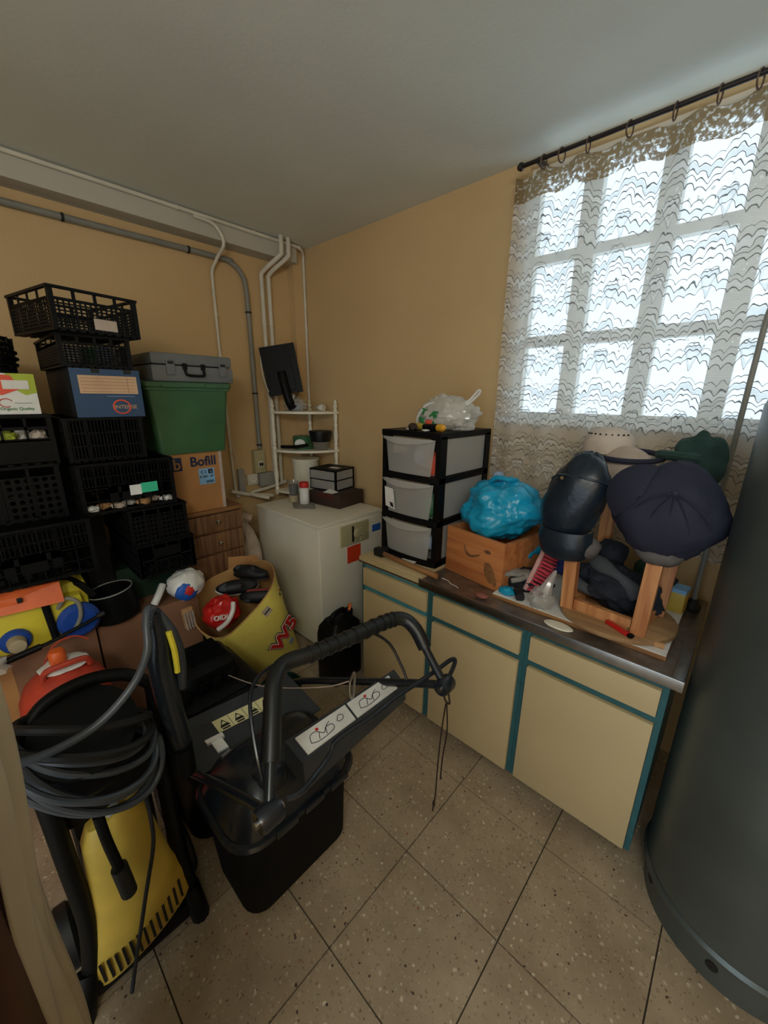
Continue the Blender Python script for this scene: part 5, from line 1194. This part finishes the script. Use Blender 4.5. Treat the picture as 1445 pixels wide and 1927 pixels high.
    G(O).tube([(-1.62, .62, .52), (-1.3, .66, .60), (-1.0, .74, .72), (-.90, .80, .77)], .0022, 6).build('starter_cord', 'cap_cream', t, True)
    k_ = G(O).tube([(-.90, .80, .77), (-.895, .815, .80), (-.89, .81, .76), (-.89, .80, .70), (-.895, .79, .73), (-.90, .80, .77)], .005, 8).build('starter_grip', 'steel', t, True)
    return J2
J2 = lawn_mower()
t = thing('wire_hook_chain', 'rusty doubled wire hanging from the mower handle joint', 'wire', J2)
G().tube([(.0, -.012, -.01), (.012, -.01, -.05), (.012, .02, -.085), (.0, .028, -.05), (-.004, .025, -.01), (-.003, .0, .033), (0, -.012, -.01)], .0035, 6).build('ring', 'rust', t, True)
G().tube([(.006, .005, -.08), (.0, -.002, -.2), (-.004, -.006, -.35), (-.003, -.012, -.50), (-.002, -.022, -.53), (.0, -.028, -.56)], .0032, 6).build('wire', 'rust', t, True)
G().tube([(.008, .008, -.08), (.012, .016, -.2), (.006, .008, -.32), (.0, .012, -.43), (-.002, .02, -.435)], .0032, 6).build('wire', 'rust', t, True)
G().blob((-.001, -.022, -.53), .006, .006, .016, .2, 3, 1, 10, 8).build('knot', 'rust', t, True)

# ================================================================ PRESSURE WASHER
def pressure_washer():
    O = Vector((-1.2, .11, 0))
    t = thing('pressure_washer', 'yellow and black pressure washer with coiled hose and spray gun', 'pressure washer', O)
    R = []
    for z, y0, y1, b in ((.085, -.045, .245, .035), (.10, -.05, .25, .045), (.20, -.035, .235, .055), (.34, -.005, .205, .05), (.48, .005, .185, .045), (.58, .01, .17, .04), (.63, .03, .15, .02)):
        r = []
        for k in range(13):
            u = k/12; r.append((-1.12+b*math.sin(u*PI)**.6, y0+(y1-y0)*u, z+(.045*(u-.5) if z > .55 else .10*(u-.5)*(1 if z < .3 else .4))))
        for k in range(13):
            u = 1-k/12; r.append((-1.155, y0+(y1-y0)*u, z+(.045*(u-.5) if z > .55 else .10*(u-.5)*(1 if z < .3 else .4))))
        R.append(r)
    cv = G(O).rings(R).build('front_cover', 'yellow_plastic', t, True)
    for k in range(13):
        u = .10+.80*k/12; y = -.045+.285*u; x = -1.12+.0505*math.sin(u*PI)**.6+.003; zb = .115+.10*(u-.5)
        G(O).bar((x-.004, y, zb), (x+.002, y-.004, zb+.085), .0075, .006, (1, 0, 0)).build('vent_slot', 'ink_black', cv)
    G(O).rbox(-1.40, -1.10, -.05, .25, .02, .09, .02).build('base', 'black_plastic', t, True)
    G(O).rbox(-1.38, -1.155, .0, .20, .09, .56, .03).build('motor_housing', 'black_plastic', t, True)
    for y in (-.075, .275):
        w_ = G(O).lathe([(.03, -.025), (.085, -.025), (.095, -.015), (.095, .015), (.085, .025), (.03, .025)], (-1.29, y, .0955), 24, (PI/2, 0, 0)).build('wheel', 'black_rubber', t, True)
        G(O).cyl((-1.29, y-.02, .0955), (-1.29, y+.02, .0955), .04, n=16).build('hub', 'dark_grey_plastic', w_, True)
    G(O).tube([(-1.10, .255, .0), (-1.10, .25, .05), (-1.13, .245, .12)], .03, 10).build('foot', 'black_plastic', t, True)
    G(O).tube([(-1.09, -.085, .0), (-1.10, -.07, .06), (-1.13, -.05, .12)], .03, 10).build('foot', 'black_plastic', t, True)
    G(O).tube([(-1.13, -.045, .08), (-1.125, -.02, .30), (-1.13, -.025, .60), (-1.17, -.035, .95)], .024, 10).build('handle_post', 'black_plastic', t, True)
    G(O).tube([(-1.13, .25, .08), (-1.135, .235, .30), (-1.15, .235, .60), (-1.18, .255, .92)], .024, 10).build('handle_post', 'black_plastic', t, True)
    G(O).tube([(-1.17, -.035, .95), (-1.19, .02, 1.0), (-1.20, .11, 1.01), (-1.195, .2, .98), (-1.18, .255, .92)], .018, 10).build('handle_bar', 'black_plastic', t, True)
    G(O).rbox(-1.20, -1.14, -.01, .22, .62, .80, .02).build('hose_bracket', 'black_plastic', t, True)
    # coiled hose
    c = Vector((-1.12, .075, .885))
    for k in range(9):
        a = .135+.010*math.sin(k*2.1)+.003*k; sh = Vector((.018*math.sin(k*1.7), .010*math.cos(k*2.3), -.010*k+.06))
        A_ = Vector((.02, 1, -.50+.02*math.sin(k))).normalized()*(a*1.08); B_ = Vector((.62, .05, .30-.19*k)).normalized()*(a*(.95+.02*k))
        B0 = Vector((.62, .05, .12+.02*k)).normalized()*(a*.8)
        pts = [c+sh+A_*math.cos(q)+(B_ if math.sin(q) > 0 else B0)*math.sin(q)+Vector((0, 0, .004*math.sin(q*3+k))) for q in [2*PI*i/20 for i in range(20)]]
        G(O).tube(pts, .0085 if k not in (0, 1) else .011, 8, True, 3).build('hose_loop', 'hose_grey' if k > 1 else 'black_rubber', t, True)
    G(O).lathe([(.07, -.09), (.115, -.08), (.115, -.06), (.08, -.05), (.08, .05), (.115, .06), (.115, .08), (.07, .09)], c+Vector((-.02, 0, -.01)), 24, (0, .55, 0)).build('hose_reel', 'black_plastic', t, True)
    # short suction lance and cord
    G(O).tube([(-1.045, .055, .72), (-1.045, .06, .62), (-1.035, .072, .50)], .013, 10).build('short_lance', 'black_plastic', t, True)
    G(O).tube([(-1.038, .070, .52), (-1.033, .075, .46), (-1.03, .078, .42)], .02, 12).build('lance_nozzle', 'black_rubber', t, True)
    G(O).tube([(-1.10, .17, .62), (-1.06, .165, .58), (-1.045, .155, .50), (-1.04, .115, .36), (-1.045, .075, .20), (-1.06, .05, .08), (-1.05, .03, .015)], .0058, 8).build('power_cord', 'black_rubber', t, True)
    G(O).cyl((-1.12, .085, .625), (-1.105, .095, .655), .012, n=14).build('water_inlet', 'box_grey', t, True)
    # spray gun in its holster
    g = G(O).tube([(-1.10, .268, 1.195), (-1.10, .272, 1.12), (-1.10, .265, 1.03), (-1.105, .272, .90), (-1.11, .285, .75), (-1.12, .285, .70)], .028, 12, rad=lambda u: .020+.010*math.sin(u*PI)+.006*u).build('spray_gun', 'black_gloss', t, True)
    G(O).tube([(-1.10, .275, 1.195), (-1.085, .305, 1.12), (-1.085, .315, 1.03), (-1.095, .308, .93)], .013, 10).build('gun_guard', 'dark_grey_plastic', g, True)
    G(O).tube([(-1.075, .292, 1.135), (-1.072, .298, 1.07), (-1.075, .298, 1.0)], .008, 8).build('trigger', 'yellow_tank', g, True)
    G(O).rings([[(-1.12+.045*math.cos(a), .285+.035*math.sin(a), z) for a in [2*PI*i/14 for i in range(14)]] for z in (.62, .72)]).build('holster', 'black_plastic', t, True)
    # hose from gun to coil
    G(O).tube([(-1.105, .272, 1.17), (-1.10, .268, 1.205), (-1.08, .252, 1.215), (-1.055, .238, 1.185), (-1.02, .22, 1.13), (-.985, .17, 1.08), (-.975, .09, 1.03), (-.98, .0, 1.015), (-1.0, -.08, 1.02), (-1.04, -.14, 1.0), (-1.10, -.10, .92), (-1.13, .0, .86)], .0095, 10).build('high_pressure_hose', 'hose_grey', t, True)
    for k in range(9):
        u = k/8; p = Vector((-1.095, .266, 1.205)).lerp(Vector((-1.058, .240, 1.180)), u)+Vector((0, 0, .014*math.sin(u*PI))); q = p+Vector((.002, -.0016, -.0006))
        G(O).cyl(p, q, .0135, n=12).build('kink_sleeve_ring', 'hose_grey', t, True)
pressure_washer()

# ================================================================ NEAR LEFT: PANEL AND SHEET
o = G((-.6, -.12, 0)).rbox(-.86, -.30, -.130, -.108, 0, 1.335, .004).build('wooden_board', 'red_brown', None, True); o.location = (-.6, -.12, 0)
tag(o, 'dark red-brown wooden board at the lower left photo edge', 'board')
def sheet():
    vs, fs = [], []; nu, nv = 26, 30
    for y_, z_ in ((-.140, 1.12), (-.138, 1.25), (-.134, 1.338), (-.115, 1.345), (-.085, 1.344)):    # folded over the board's top
        vs += [(-.90+.11*i/nu, y_, z_+.002*math.sin(i)) for i in range(nu+1)]
    for j in range(nv+1):
        v = j/nv; z = 1.34-1.30*v
        for i in range(nu+1):
            u = i/nu
            x = -.90+.11*u; y = -.050-.030*u-.028*v*(1-.3*u)+.010*math.sin(u*9+v*3.5)+.006*math.sin(u*19-v*5)+.007*math.sin(v*8+1)
            vs.append((x-.04*v*(1-u)+.012*math.sin(v*6), y, z))
    for j in range(nv+5):
        for i in range(nu): a = j*(nu+1)+i; fs.append((a, a+1, a+nu+2, a+nu+1))
    me = bpy.data.meshes.new('draped_sheet'); me.from_pydata(vs, [], fs)
    for p in me.polygons: p.use_smooth = True
    me.materials.append(MATS['sheet_beige']); o = bpy.data.objects.new('draped_sheet', me); COL.objects.link(o)
    s = o.modifiers.new('thickness', 'SOLIDIFY'); s.thickness = .003
    tag(o, 'beige cloth sheet hanging beside the pressure washer', 'sheet')
sheet()

# ================================================================ ADDED FILL LAMP (unseen, behind the photographer)
t = thing('added_fill_lamp', 'unseen tube lamp added as fill light, hanging under the ceiling behind the photographer', 'fill lamp', (.75, -.9, 2.62))
G().rbox(-.65, .65, -.035, .035, .05, .09, .006).build('housing', 'white_paint', t, True)
for x in (-.4, .4): G().cyl((x, 0, .09), (x, 0, CZ-2.62), .006, n=8).build('hanger', 'box_grey', t)
for k in range(3):
    l = bpy.data.lights.new('added_fill_light', 'POINT'); l.energy = LAMP/3; l.color = (.96, 1, .97); l.shadow_soft_size = .12
    lo = bpy.data.objects.new('added_fill_light', l); COL.objects.link(lo); lo.parent = t; lo.location = (-.4+.4*k, 0, -.10)
